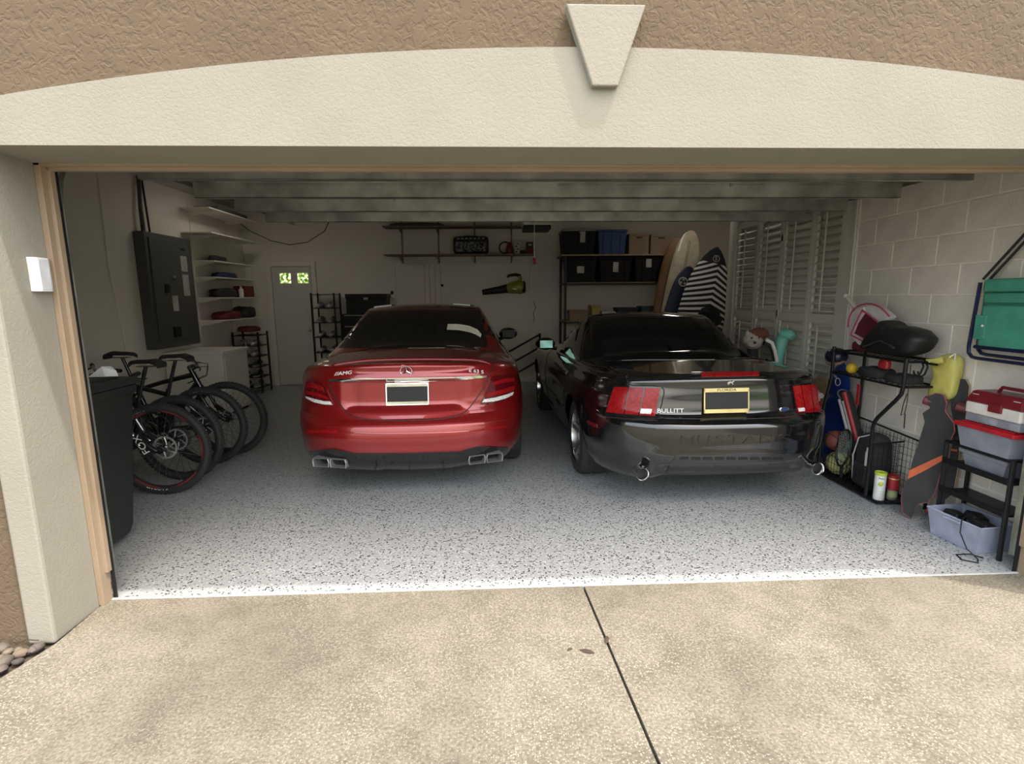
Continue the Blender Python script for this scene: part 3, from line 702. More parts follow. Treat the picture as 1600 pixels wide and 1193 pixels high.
mGold = M('plate_gold', (.62, .50, .22), .35, metal=.4)
fq = MB(); fq.bx(-.160, .160, .060, .086, -.004, .007); fq.bx(-.160, .160, -.084, -.058, -.004, .007); fq.bx(-.160, -.152, -.084, .086, -.004, .007); fq.bx(.152, .160, -.084, .086, -.004, .007)
fq.build('plate_frame', mGold, pl)
text('plate_lettering', 'FLORIDA', .026, mPlateBlack, pl, Matrix.Translation((0, .073, .008)), .0006, 1.3)
letters(G, 'BULLITT', c4([(742, 560)])[0], .042, mBadge, 1.15, off=.006)
for ch, lx in zip('MUSTANG', (830, 915, 995, 1070, 1150, 1235, 1315)): letters(G, ch, c4([(lx, 713-(lx-800)*.02)])[0], .085, M('embossed_black', (.010, .010, .010), .2, coat=.5), 1.75, off=.0015, name='embossed_letter')
of = G.fr(*c4([(1320, 552)])[0], off=.004); ov = MB()
ov.lathe([(0, .006), (.020, .006), (.024, .004), (.025, 0)], (0, 0, 0), (0, 0, 1), 28); ob = ov.build('oval_badge', mChrome, G.t, smooth=True); ob.matrix_local = of @ Matrix.Diagonal((1.6, .72, 1, 1))
o2 = MB().lathe([(0, .0075), (.0195, .0075), (.0205, .004)], (0, 0, 0), (0, 0, 1), 28).build('badge_face', M('badge_blue', (.01, .03, .12), .3), ob)
text('badge_lettering', 'Ford', .026, mChrome, ob, Matrix.Translation((0, 0, .008)), .0006, .8, .3)
# running horse emblem: simple low relief
hf = G.fr(*c4([(1049, 414)])[0], off=.005)
he = MB().prism([(-.026, -.004), (-.02, .006), (-.008, .008), (.006, .007), (.014, .016), (.024, .013), (.020, .005), (.012, .0), (.018, -.014), (.012, -.015), (.006, -.004), (-.006, -.005), (-.016, -.017), (-.02, -.015), (-.014, -.003), (-.024, -.010)], (0, 0, 0), (1, 0, 0), (0, 1, 0), (0, 0, .004)).build('horse_emblem', mChrome, G.t); he.matrix_local = hf
G.line('boot_gap', mSeam, c4([(500, 355), (520, 395), (545, 430), (700, 440), (700, 520), (690, 592), (820, 600), (1010, 602), (1230, 598), (1400, 590)]), r=.004, n=60)
G.line('bumper_gap', mSeam, c4([(415, 590), (560, 604), (680, 610)]), r=.005, n=30)
G.line('quarter_crease', mBlackPaint, c4([(270, 300), (345, 330), (430, 345), (520, 385)]), r=.006, n=30)
G.patch('side_marker', M('marker_red', (.12, .01, .015), .2, coat=.5), c4([(318, 606), (368, 628)]), c4([(322, 628), (372, 648)]), off=.004, nu=6, nv=2)
G.patch('lower_valance', mGlossBlack, c4([(770, 785), (1000, 778), (1180, 775), (1330, 778)]), c4([(720, 870), (1000, 868), (1180, 864), (1345, 856)]), off=.004, th=.02, nu=20, nv=4)
for i in range(9):
    a0 = 790+i*60; G.patch('valance_slot', mSeam, c4([(a0, 797), (a0+44, 796)]), c4([(a0, 808), (a0+44, 807)]), off=.008, th=.004, nu=3, nv=1)
for cx_, cy_ in ((573, 888), (1449, 858)):
    p, n = G.at(*c4([(cx_, cy_-25)])[0]); sd = -1 if cx_ < 900 else 1
    ex = thing('exhaust_tip', None, None, (sd*.63, .06, .325), ); del_props(ex); ex.parent = G.t
    MB().lathe([(.036, .30), (.036, .03), (.043, 0), (.045, -.01), (.043, -.016), (.038, -.01), (.034, .02), (.033, .2)], (0, 0, 0), (0, 1, -.04), 28).build('pipe', mChrome, ex, smooth=True)
    MB().lathe([(0, .06), (.034, .06)], (0, 0, 0), (0, 1, -.04), 20).build('pipe_depth', mSeam, ex)
MB().bx(-.66, .66, .35, 4.3, .22, .55).build('underbody', mSeam, G.t); MB().bx(-.84, .84, 1.45, 3.1, .2, .3).build('sill', mGlossBlack, G.t)
for sx in (-1, 1):
    vw = 'right' if sx > 0 else 'left'
    for yw in wM:
        G.wheel(sx*.775, yw, .33, .25, mRim, 5, mGrey, sx)
        liner(G, sx*.88, sx*.64, yw, .33, .365)
    if sx > 0: G.patch('side_window', mGlass, [(1.25, 1.12), (1.7, 1.26), (2.3, 1.27), (2.75, 1.13)], [(1.3, 1.0), (1.8, .985), (2.4, .98), (2.95, 1.0)], view=vw, nu=16, nv=8)
    mr = thing('door_mirror', None, None, (sx*.95, 2.62, 1.0)); del_props(mr); mr.parent = G.t
    MB().sph((0, 0, .0), .1, 16, 10, (1.15, .8, .72)).build('mirror_housing', mBlackPaint, mr, smooth=True)
    MB().box((0, -.078, .0), (.15, .012, .09)).build('mirror_glass', M('mirror_teal', (.16, .32, .28), .1, metal=.6), mr, bevel=.004)
    MB().tube([(-sx*.05, .0, -.04), (-sx*.13, 0, -.06)], .022, 8).build('mirror_arm', mBlackPaint, mr, smooth=True)
    G.line('door_gap', mSeam, [(1.42, .95), (1.40, .7), (1.42, .36)], view=vw, r=.004, n=20); G.line('door_gap', mSeam, [(2.85, .92), (2.86, .6), (2.84, .36)], view=vw, r=.004, n=20)
    G.line('side_scoop', mSeam, [(1.38, .74), (1.46, .66), (1.5, .5)], view=vw, r=.012, n=12); G.line('body_crease', mBlackPaint, [(1.5, .5), (2.1, .48), (2.8, .47)], view=vw, r=.008, n=16)
    p, n = G.at(1.6, .82, vw); MB().box(p, (.02, .16, .035)).build('door_handle', mBlackPaint, G.t, bevel=.006)
# ================= left side =================
# wheeled bin
mBin = M('bin_green', (.016, .020, .018), .5, noise=(4, .06), bump=(60, .1))
wb = thing('wheeled_bin', 'tall dark green wheeled rubbish bin just inside the left jamb', 'bin', (-2.68, .485, 0), PI)
rows = []
for z, hx, hy, oy in ((.05, .225, .25, .0), (.10, .235, .27, 0), (.55, .262, .31, 0), (.95, .285, .345, 0), (.952, .30, .36, 0), (1.0, .303, .365, 0)):
    r = .06; pts = []
    for cx_, cy_, a0 in ((hx-r, hy-r, 0), (-hx+r, hy-r, PI/2), (-hx+r, -hy+r, PI), (hx-r, -hy+r, 1.5*PI)):
        pts += [Vector((cx_+r*cos(a0+PI/2*k/4), cy_+oy+r*sin(a0+PI/2*k/4), z)) for k in range(5)]
    rows.append(pts)
m = MB().grid(rows, wrap=True); n = len(rows[0]); m.f.append(list(range(n))); m.build('body', mBin, wb, smooth=True)
MB().box((0, 0, 1.025), (.62, .74, .045), None, (.96, .96)).box((0, -.03, 1.055), (.46, .56, .02), None, (.9, .9)).build('lid', mBin, wb, bevel=.012)
MB().tube([(-.2, .40, .98), (-.2, .44, 1.0), (.2, .44, 1.0), (.2, .40, .98)], .016, 8).build('handle', mBin, wb, smooth=True)
for sx in (-1, 1):
    MB().lathe([(.02, -.03), (.09, -.03), (.115, -.02), (.12, 0), (.115, .02), (.09, .03), (.02, .03)], (sx*.215, .25, .121), (1, 0, 0), 24).build('wheel', mRubber, wb, smooth=True)
MB().cyl((-.2, .25, .121), (.2, .25, .121), .012, 8).build('axle', mSteel, wb)
MB().lathe([(.13, -.05), (.135, 0), (.13, .05)], (.13, -.235, .10), (0, 1, 0), 16, PI).build('front_recess', mBin, wb)
pp = tag(MB().add([(-.06, -.04, 0), (.05, -.05, .004), (.07, .02, .03), (.02, .05, .055), (-.05, .04, .02), (0, 0, .06), (.1, -.01, .0)], [(0, 1, 5), (1, 6, 2), (1, 2, 5), (2, 3, 5), (3, 4, 5), (4, 0, 5)]).build('paper_scrap', M('paper_white', (.75, .75, .73), .7), None), 'crumpled white paper lying on the dark bin lid', 'paper'); pp.location = (-2.50, .70, 1.069)
# mountain bikes
mFrame = M('frame_black', (.012, .012, .013), .25, coat=.5); mFork = M('fork_black', (.015, .015, .015), .2, coat=.4); mRimB = M('rim_black', (.02, .02, .02), .4); mRedAcc = M('accent_red', (.15, .02, .022), .5)
mRotor = M('rotor_steel', (.72, .72, .70), .3, metal=.7); mWhiteInk = M('white_ink', (.75, .74, .70), .6)
RW = .368
def bike_wheel(nm, par, x, rotor_side, accent, cass=False):
    w = thing(nm, None, None, (x, 0, RW)); del_props(w); w.parent = par
    c = []; 
    for i in range(13): a = 2*PI*i/12; c.append((RW-.03+.03*cos(a), .03*sin(a)))
    MB().lathe(c, (0, 0, 0), (0, 1, 0), 56).build('tire', mRubber, w, smooth=True)
    kn = MB()
    for k in range(72):
        a = 2*PI*k/72
        for q in ((-.017, -.3), (.0, .0), (.017, .3)):
            kn.box((cos(a+q[0]*.6)*(RW-.001-abs(q[1])*.018), q[0], sin(a+q[0]*.6)*(RW-.001-abs(q[1])*.018)), (.010, .012, .018), rotm(ry=-a))
    kn.build('tread_knobs', mRubber, w, kind='stuff')
    MB().lathe([(RW-.062, -.017), (RW-.048, -.019), (RW-.042, 0), (RW-.048, .019), (RW-.062, .017), (RW-.070, 0), (RW-.062, -.017)], (0, 0, 0), (0, 1, 0), 56).build('rim', mRimB, w, smooth=True)
    if accent:
        for q in (0, 1, 2, 3, 4, 5):
            m = MB().lathe([(RW-.064, -.0185), (RW-.050, -.0205)], (0, 0, 0), (0, 1, 0), 10, PI/5)
            o = m.build('rim_decal', mRedAcc, w); o.rotation_euler = (0, q*PI/3+.4, 0)
    sp = MB()
    for k in range(28):
        a = 2*PI*k/28; b = a+(.45 if k % 2 else -.45); sgn = 1 if k % 4 < 2 else -1
        sp.tube([(cos(b)*.028, sgn*.028, sin(b)*.028), (cos(a)*(RW-.068), 0, sin(a)*(RW-.068))], .0013, 4, caps=False)
    sp.build('spokes', mSteel if accent else mRimB, w)
    MB().lathe([(0, -.06), (.014, -.06), (.016, -.04), (.03, -.036), (.03, -.028), (.018, -.02), (.018, .02), (.03, .028), (.03, .036), (.016, .04), (.014, .06), (0, .06)], (0, 0, 0), (0, 1, 0), 20).build('hub', mFork, w, smooth=True)
    rt = MB(); ro, ri = .095, .078; N = 48; y = rotor_side*.045
    for i in range(N):
        a0, a1 = 2*PI*i/N, 2*PI*(i+1)/N; am = (a0+a1)/2
        o0, o1 = ro-.004*(i % 2), ro-.004*((i+1) % 2)
        P = [Vector((cos(a)*r, y+t, sin(a)*r)) for t in (-.001, .001) for (a, r) in ((a0, ri), (a1, ri), (a1, o1), (a0, o0))]
        rt.add(P, [(3, 2, 1, 0), (4, 5, 6, 7), (0, 1, 5, 4), (2, 3, 7, 6)])
    for k in range(6):
        a = 2*PI*k/6; rt.tube([(cos(a)*.026, y, sin(a)*.026), (cos(a+.35)*.055, y, sin(a+.35)*.055), (cos(a+.5)*.08, y, sin(a+.5)*.08)], .0045, 6)
    rt.build('brake_rotor', mRotor, w)
    if cass:
        cs = MB()
        for i in range(9):
            r = .085-.0066*i; cs.lathe([(.02, i*.0045), (r, i*.0045), (r, i*.0045+.002), (.02, i*.0045+.002)], (0, -rotor_side*.022, 0), (0, -rotor_side, 0), 28)
        cs.build('cassette', mGrey, w)
    return w
def bike(name, label, accent, turn=0):
    t = thing(name, label, 'bicycle', (0, 0, 0), 0, 'mountain bikes parked side by side by the left wall')
    # front (steering) group turned about the axle by keeping it straight; x axis = forward, right side = -y
    bike_wheel('front_wheel', t, 0, 1, accent); bike_wheel('rear_wheel', t, -1.17, 1, accent, True)
    H0 = Vector((-.25, 0, .70)); H1 = Vector((-.305, 0, .83)); BB = Vector((-.735, 0, .33)); ST = Vector((-.86, 0, .72)); RA = Vector((-1.17, 0, RW))
    fm = MB().tube([H0, H1], .026, 12).tube([H0+Vector((-.01, 0, .03)), (-.45, 0, .50), BB], [.034, .036, .034], 12).tube([H1+Vector((0, 0, -.02)), (-.6, 0, .74), ST+Vector((.02, 0, -.05))], [.026, .022, .02], 12).tube([BB, ST], [.026, .019], 12)
    fm.tube([BB+Vector((0, -.05, 0)), BB+Vector((0, .05, 0))], .028, 12)
    fm.build('frame', mFrame, t, smooth=True)
    for s_ in (-1, 1):
        MB().tube([BB+Vector((-.02, s_*.03, .01)), (-.95, s_*.05, .35), RA+Vector((0, s_*.07, 0))], [.016, .014, .012], 8).build('chain_stay', mFrame, t, smooth=True)
        MB().tube([ST+Vector((0, s_*.015, -.09)), (-1.0, s_*.05, .55), RA+Vector((0, s_*.07, 0))], [.012, .012, .011], 8).build('seat_stay', mFrame, t, smooth=True)
    fk = thing('fork', None, None); del_props(fk); fk.parent = t
    MB().tube([H0, H0+Vector((.012, 0, -.03))], .03, 12).tube([(-.235, -.07, .66), (-.235, .07, .66)], .024, 10).build('crown', mFork, fk, smooth=True)
    for s_ in (-1, 1):
        MB().tube([(-.235, s_*.068, .66), (-.12, s_*.068, .42)], .016, 10).build('stanchion', mSteel if accent else mFork, fk, smooth=True)
        MB().tube([(-.155, s_*.068, .49), (-.03, s_*.068, RW+.02), (0, s_*.066, RW)], [.023, .021, .018], 12).build('lower_leg', mFork, fk, smooth=True)
    if accent:
        text('fork_lettering', 'FOX', .075, mWhiteInk, fk, frame((-.092, -.0925, .435), (-.46, 0, .89), (-.89, 0, -.46)), .0008, 1.1)
    MB().tube([(-.11, .0, .36+.13), (-.13, 0, .62)], .004, 6).build('brake_hose', mDark, fk)
    hb = thing('cockpit', None, None); del_props(hb); hb.parent = t
    MB().tube([H1, H1+Vector((-.02, 0, .05))], .021, 10).tube([H1+Vector((-.018, 0, .035)), H1+Vector((.045, 0, .065))], .022, 10).build('stem', mFrame, hb, smooth=True)
    c = H1+Vector((.045, 0, .065))
    MB().tube([c+Vector((-.06, -.37, .03)), c+Vector((-.02, -.18, .025)), c+Vector((0, -.06, 0)), c+Vector((0, .06, 0)), c+Vector((-.02, .18, .025)), c+Vector((-.06, .37, .03))], .0135, 10).build('handlebar', mFrame, hb, smooth=True)
    for s_ in (-1, 1):
        MB().tube([c+Vector((-.06, s_*.37, .03)), c+Vector((-.033, s_*.245, .027))], .018, 10).build('grip', mRubber, hb, smooth=True)
        MB().tube([c+Vector((-.03, s_*.22, .02)), c+Vector((.03, s_*.25, .0)), c+Vector((.02, s_*.33, -.01))], .006, 6).build('brake_lever', mFork, hb, smooth=True)
        MB().tube([c+Vector((.0, s_*.2, .01)), c+Vector((.09, s_*.12, .0)), c+Vector((.07, s_*.04, -.1)), H1+Vector((-.05, s_*.02, -.1))], .0035, 6).build('cable', mDark, hb, smooth=True)
    st = thing('seat', None, None); del_props(st); st.parent = t
    SP = Vector((-.95, 0, .985))
    MB().tube([ST+Vector((.01, 0, -.04)), SP], .0155, 10).build('seatpost', mFrame, st, smooth=True)
    rows = []
    for x, wd, zt in ((-.135, .065, .0), (-.13, .072, .018), (-.08, .074, .034), (-.02, .05, .03), (.06, .026, .028), (.12, .019, .022), (.14, .012, .008)):
        rows.append([SP+Vector((x, wd*cos(a), zt*.2+max(-.012, sin(a)*.022)+zt)) for a in [2*PI*k/12 for k in range(12)]])
    m = MB().grid(rows, wrap=True); m.f += [list(range(12)), [len(m.v)-12+k for k in range(12)]]; m.build('saddle', mRubber, st, smooth=True)
    MB().tube([SP+Vector((-.09, -.02, .0)), SP+Vector((.07, -.02, 0))], .0035, 6).tube([SP+Vector((-.09, .02, .0)), SP+Vector((.07, .02, 0))], .0035, 6).build('saddle_rails', mSteel, st)
    ck = thing('crankset', None, None); del_props(ck); ck.parent = t
    MB().lathe([(.055, -.05), (.066, -.05), (.066, -.047), (.055, -.047), (.055, -.05)], BB, (0, 1, 0), 32).build('chainring', mGrey, ck)
    for s_ in (-1, 1):
        e = BB+Vector((s_*.12, s_*.075, s_*.12)); MB().tube([BB+Vector((0, s_*.065, 0)), e], [.015, .011], 8).build('crank_arm', mFork, ck, smooth=True)
        MB().box(e+Vector((0, s_*.055, 0)), (.10, .095, .016)).build('pedal', mGrey, ck, bevel=.004)
    MB().tube([BB+Vector((0, -.0485, .066)), RA+Vector((0, -.045, .05))], .003, 4).tube([BB+Vector((0, -.0485, -.066)), RA+Vector((.03, -.045, -.12))], .003, 4).build('chain', mGrey, ck)
    MB().box(RA+Vector((-.01, -.06, -.05)), (.04, .03, .06), rotm(ry=.4)).lathe([(.0, -.004), (.02, -.004), (.02, .004), (0, .004)], RA+Vector((.03, -.05, -.11)), (0, 1, 0), 14).build('derailleur', mSatin, t, bevel=.004)
    return t
bA = bike('mountain_bike', 'black mountain bike with red rim accents, nearest, front wheel beside the bin', True)
bA.location = (-2.71, 1.49, 0); bA.rotation_euler = (0, 0, .06)
fwA = [c for c in bA.children if c.name.startswith('front_wheel')][0]
def tire_text(w, s_, a0, dirn, r, size, step):
    for i, ch in enumerate(s_):
        a = a0+dirn*step*i; d = Vector((cos(a), 0, sin(a))); tx = Vector((-sin(a), 0, cos(a)))*dirn
        text('tire_letter', ch, size, mWhiteInk, w, frame(Vector((0, -.027, 0))+d*r, tx, -d if dirn > 0 else d), .0008, 1.2)
tire_text(fwA, 'MAXXIS', -1.95, 1, RW-.035, .030, .085)
tire_text(fwA, 'MAXXIS', 2.2, -1, RW-.035, .024, .075)
protoB = bike('mountain_bike', 'plain black mountain bike directly behind the red-rimmed one', False)
bB = protoB; bB.location = (-3.93, 1.88, 0); bB.rotation_euler = (0, 0, PI-.05)
bC = copy_tree(protoB); bC.location = (-3.93, 2.24, 0); bC.rotation_euler = (0, 0, PI+.0); bC['label'] = 'plain black mountain bike with raised saddle and lettered rear tire, third from bin'
fwC = [c for c in bC.children if c.name.startswith('rear_wheel')][0]
bD = copy_tree(protoB); bD.location = (-2.70, 2.53, 0); bD.rotation_euler = (0, 0, .0); bD['label'] = 'plain black mountain bike furthest from the bin, front wheel to the right'
for i, ch in enumerate('OUTBACK'):
    a = PI/2-.22+i*.075; d = Vector((cos(a), 0, sin(a))); text('tire_letter', ch, .022, mWhiteInk, fwC, frame(Vector((0, .027, 0))+d*(RW-.035), (sin(a), 0, -cos(a)), (cos(a), 0, sin(a))) @ Matrix.Rotation(0, 4, 'Z'), .0008, 1.2)
for bk, an in ((bB, .9), (bC, .9), (bD, .5)):
    q = [c for c in bk.children if c.name.startswith('cockpit')][0]; h = Vector((-.305, 0, .83)); q.rotation_euler = (0, 0, an); q.location = h-Matrix.Rotation(an, 3, 'Z') @ h
# electrical panel
mPan = M('panel_grey', (.075, .075, .068), .5, noise=(3, .05)); mPap = M('label_paper', (.48, .46, .42), .7)
ep = thing('electrical_panel', 'tall dark grey electrical panel with paper labels on the left wall', 'electrical panel', (-4.28, 4.43, .95))
MB().bx(WL+.002, -4.215, 3.96, 4.92, .92, 2.34).build('cabinet', mPan, ep, world=True, bevel=.006)
dd = MB().bx(-4.215, -4.20, 4.02, 4.86, 1.02, 2.28).build('door', mPan, ep, world=True, bevel=.004)
for (y0, y1, z0, z1) in ((4.62, 4.76, 1.90, 2.10), (4.62, 4.76, 1.58, 1.86), (4.35, 4.47, 1.38, 1.58), (4.64, 4.74, 2.17, 2.2)):
    MB().bx(-4.20, -4.197, y0, y1, z0, z1).build('paper_label', mPap if z0 < 2.15 else mDark, dd, world=True)
MB().bx(-4.20, -4.188, 4.40, 4.46, 1.80, 1.84).build('latch', mSatin, dd, world=True); MB().bx(-4.20, -4.185, 4.22, 4.30, 1.62, 1.72).build('breaker_window', mDark, dd, world=True); MB().bx(-4.20, -4.17, 4.3, 4.42, 1.05, 1.18).build('meter_socket', mDark, dd, world=True)
cn = thing('conduit', 'grey conduit pipe running up from the electrical panel', 'pipe', (WL+.03, 4.08, 2.35)); MB().tube([(WL+.06, 4.08, 2.342), (WL+.06, 4.08, 2.6), (WL+.04, 4.14, 2.95), (WL+.04, 4.14, 2.999)], .025, 10).build('pipe', mGrey, cn, world=True, smooth=True); MB().tube([(WL+.06, 4.2, 2.342), (WL+.03, 4.21, 2.999)], .012, 8).build('cable', mDark, cn, world=True, smooth=True)
os_ = thing('light_switch', 'small dark switch box beside the electrical panel', 'switch', (WL, 5.02, 1.66)); MB().bx(WL+.001, WL+.05, 4.99, 5.05, 1.6, 1.72).build('plate', mDark, os_, world=True, bevel=.004); MB().bx(WL+.05, WL+.058, 5.01, 5.03, 1.64, 1.68).build('toggle', mWhite, os_, world=True)
# white chest under the panel
ch_ = thing('white_cabinet', 'low plain white cabinet under the electrical panel behind the bikes', 'cabinet', (-4.0, 4.6, 0))
MB().bx(-4.33, -3.60, 4.26, 4.95, .03, .82).build('body', mWhite, ch_, world=True, bevel=.01); MB().bx(-4.33, -3.58, 4.24, 4.97, .82, .86).build('top', mWhite, ch_, world=True, bevel=.006); MB().bx(-4.3, -3.63, 4.29, 4.92, 0, .03).build('plinth', mDark, ch_, world=True)
MB().bx(-3.60, -3.585, 4.3, 4.9, .1, .78).build('door', mWhite, ch_, world=True, bevel=.004)
# wall shelves on slotted standards, left wall
sh = []
for i, z in enumerate((2.76, 2.43, 2.06, 1.83, 1.54, 1.21)):
    dep = (.42, .42, .32, .32, .36, .36)[i]
    s_ = thing('wall_shelf', ('topmost', 'second', 'third', 'fourth', 'fifth', 'lowest')[i]+' white bracket shelf from the top on the left wall', 'shelf', (WL+dep/2, 5.85, z), 0, 'white shelves on the left wall')
    MB().bx(WL+.012, WL+dep, 5.15 if i > 1 else 4.95, 6.45, z, z+.018).build('board', mWhite, s_, world=True, bevel=.003)
    for y in (5.2, 6.2): MB().prism([(.012, 0), (dep-.04, 0), (dep-.04, -.012), (.012, -.07)], (WL, y-.006, z), (1, 0, 0), (0, 0, 1), (0, .012, 0)).build('bracket', mWhite, s_, world=True)
for y in (5.2, 6.2):
    tag(MB().bx(WL+.0005, WL+.012, y-.012, y+.012, 1.0, 2.85).build('shelf_standard', mWhite, None), '%s white slotted upright holding the left wall shelves' % ('nearer' if y < 6 else 'further'), 'upright')
mMar = M('maroon_cloth', (.16, .015, .02), .7); mNavy = M('navy_cloth', (.012, .016, .09), .7); mCharc = M('charcoal_cloth', (.02, .02, .022), .8); mGreenD = M('green_board', (.045, .065, .05), .7)
def lump(name, label, cat, c, d, mat, rz=0, seed=0, group=None, bev=None):
    """soft folded bundle resting on its base"""
    rng = random.Random(seed); t = MB(); n = 14; rows = []
    for z, k in ((0, .94), (.12, 1), (.5, 1), (.8, .95), (.95, .8), (1, .45)):
        rows.append([Vector((cos(a)*abs(cos(a))**-.35*d[0]/2*k*(1+rng.uniform(-.13, .10)) if abs(cos(a)) > .01 else 0, sin(a)*abs(sin(a))**-.35*d[1]/2*k*(1+rng.uniform(-.13, .10)) if abs(sin(a)) > .01 else 0, z*d[2]*(1+rng.uniform(-.22, .04)*(z > .4)))) for a in [2*PI*q/n+.05 for q in range(n)]])
    t.grid(rows, wrap=True); t.f += [list(range(n))[::-1], [len(t.v)-n+q for q in range(n)]]
    o = t.build(name, mat, None, smooth=True, sub=1); o.location = c; o.rotation_euler = (0, 0, rz); return tag(o, label, cat, group)
bdg = tag(MB().box((0, 0, .025), (.34, .9, .05)).build('folded_board', mGreenD, None, bevel=.006), 'flat dark green board lying on the topmost left shelf', 'board'); bdg.location = (WL+.24, 5.65, 2.779)
lump('storage_tray', 'small black tray on the third white shelf', 'tray', (WL+.16, 5.55, 2.079), (.16, .4, .10), mCharc, seed=2); lump('folded_tarp', 'folded blue cloth on the fourth white shelf', 'cloth', (WL+.17, 5.7, 1.849), (.24, .55, .09), mNavy, seed=3)
lump('dark_bag', 'black soft bag on the fifth white shelf', 'bag', (WL+.18, 5.6, 1.559), (.28, .55, .15), mCharc, seed=4); tag(MB().box((0, 0, .09), (.2, .28, .18)).build('storage_box', mMar, None, bevel=.006), 'dark red box at the far end of the fifth white shelf', 'box').location = (WL+.2, 6.22, 1.559)
tag(MB().lathe([(0, 0), (.035, 0), (.035, .12), (.015, .14), (.015, .17), (0, .17)], (0, 0, 0), (0, 0, 1), 14).build('spray_bottle', mWhite, None, smooth=True), 'small white bottle between bags on the fifth white shelf', 'bottle').location = (WL+.27, 5.97, 1.559)
lump('red_bag', 'dark red soft bag on the lowest white shelf', 'bag', (WL+.19, 5.62, 1.229), (.3, .6, .13), mMar, seed=5); lump('black_bundle', 'black bundle piled on the far half of the lowest white shelf', 'bundle', (WL+.19, 6.18, 1.229), (.3, .42, .20), mCharc, seed=6)
# shoes
def shoe_mesh():
    rows = []
    for x, wd, h in ((-.14, .03, .06), (-.12, .04, .085), (-.05, .042, .09), (.02, .042, .07), (.08, .046, .05), (.12, .036, .04), (.135, .015, .02)):
        rows.append([Vector((x, wd*cos(a)*(1-.3*max(0, sin(a))), .012+h*.5+h*.5*sin(a))) for a in [2*PI*k/10 for k in range(10)]])
    m = MB().grid(rows, wrap=True); m.f += [list(range(10)), [60+k for k in range(10)]]; return m
def sole_mesh():
    o = [(-.145, -.02), (-.12, -.042), (-.02, -.036), (.08, -.048), (.13, -.03), (.142, 0), (.13, .03), (.08, .048), (-.02, .036), (-.12, .042), (-.145, .02)]
    return MB().prism(o, (0, 0, 0), (1, 0, 0), (0, 1, 0), (0, 0, .02))
SHOE = {}
mShoeC = {'white': M('shoe_white', (.5, .49, .47), .6), 'black': mCharc, 'grey': M('shoe_grey', (.20, .20, .21), .7), 'yellow': M('shoe_lime', (.5, .55, .05), .6), 'red': mMar}
def shoe(col, loc, rz, label, group, tilt=0):
    if col not in SHOE:
        t = thing('shoe', label, 'shoe', loc, rz, group); shoe_mesh().build('upper', mShoeC[col], t, smooth=True); sole_mesh().build('sole', mShoeC['white'] if col != 'white' else mShoeC['grey'], t, bevel=.004)
        MB().box((.035, 0, .075), (.07, .03, .012), rotm(ry=.45)).build('laces', mShoeC['white'] if col != 'white' else mShoeC['grey'], t, bevel=.004); SHOE[col] = t
    else: t = copy_tree(SHOE[col])
    t.location = loc; t.rotation_euler = (0, tilt, rz); t['label'] = label; t['group'] = group; return t
def rack(name, label, x0, x1, y0, y1, zs, h, mat, group=None):
    t = thing(name, label, 'shoe rack', ((x0+x1)/2, (y0+y1)/2, 0))
    for (x, y) in ((x0, y0), (x1, y0), (x0, y1), (x1, y1)): MB().bx(x-.012, x+.012, y-.012, y+.012, 0, h).build('post', mat, t, world=True)
    for z in zs: MB().bx(x0-.008, x1+.008, y0-.008, y1+.008, z-.012, z).build('shelf', mat, t, world=True)
    return t
zs = (.10, .27, .44, .61, .78, .95, .99)[:6]
rack('shoe_rack', 'black shoe rack in the back left corner below the white shelves', -4.27, -3.87, 5.95, 6.3, zs, 1.0, mDark)
cols = [('black', 'grey'), ('grey', 'black'), ('white', 'black'), ('yellow', 'white'), ('white', 'white')]
for i, z in enumerate(zs[:5]):
    for k in range(2):
        cn_ = cols[i][k]; shoe(cn_, (-4.18+.21*k, 6.06, z+.001), -PI/2, '%s shoe %s on the %s shelf of the corner shoe rack' % (cn_, ('at the left', 'at the right')[k], ('bottom', 'second', 'third', 'fourth', 'fifth')[i]), 'shoes in the corner rack')
lump('cloth_heap', 'dark red cloth heap on top of the corner shoe rack', 'cloth', (-4.08, 6.12, 1.002), (.34, .28, .10), mMar, seed=9)
# white wire drawers with clothes
wr_ = thing('wire_rack', 'white wire rack of clothes beside the corner shoe rack', 'rack', (-4.15, 5.55, 0))
for (x, y) in ((-4.32, 5.3), (-3.98, 5.3), (-4.32, 5.75), (-3.98, 5.75)): MB().cyl((x, y, 0), (x, y, .86), .007, 8).build('post', mWhite, wr_, world=True)
for z in (.2, .42, .64):
    m = MB().tube([(-4.32, 5.3, z), (-3.98, 5.3, z), (-3.98, 5.75, z), (-4.32, 5.75, z)], .005, 6, closed=True).tube([(-4.32, 5.3, z+.1), (-3.98, 5.3, z+.1), (-3.98, 5.75, z+.1), (-4.32, 5.75, z+.1)], .005, 6, closed=True)
    for k in range(1, 9): m.tube([(-4.32+.34*k/9, 5.3, z), (-4.32+.34*k/9, 5.75, z)], .0025, 4)
    m.build('basket', mWhite, wr_, world=True)
for i, (z, mt, nm) in enumerate(((.206, mCharc, 'black'), (.426, mMar, 'dark red'), (.646, mCharc, 'charcoal'))):
    lump('folded_clothes', nm+' folded clothes in the '+('bottom', 'middle', 'top')[i]+' basket of the white wire rack', 'clothes', (-4.15, 5.52, z), (.27, .38, .12), mt, seed=20+i)
# ================= back wall =================
def WY(x, y, Y):
    d = _F+_R*((x-800)/FPX)-_U*((y-596.5)/FPX); return CAM+d*((Y-CAM.y)/d.y)
def WXp(x, y, X):
    d = _F+_R*((x-800)/FPX)-_U*((y-596.5)/FPX); return CAM+d*((X-CAM.x)/d.x)
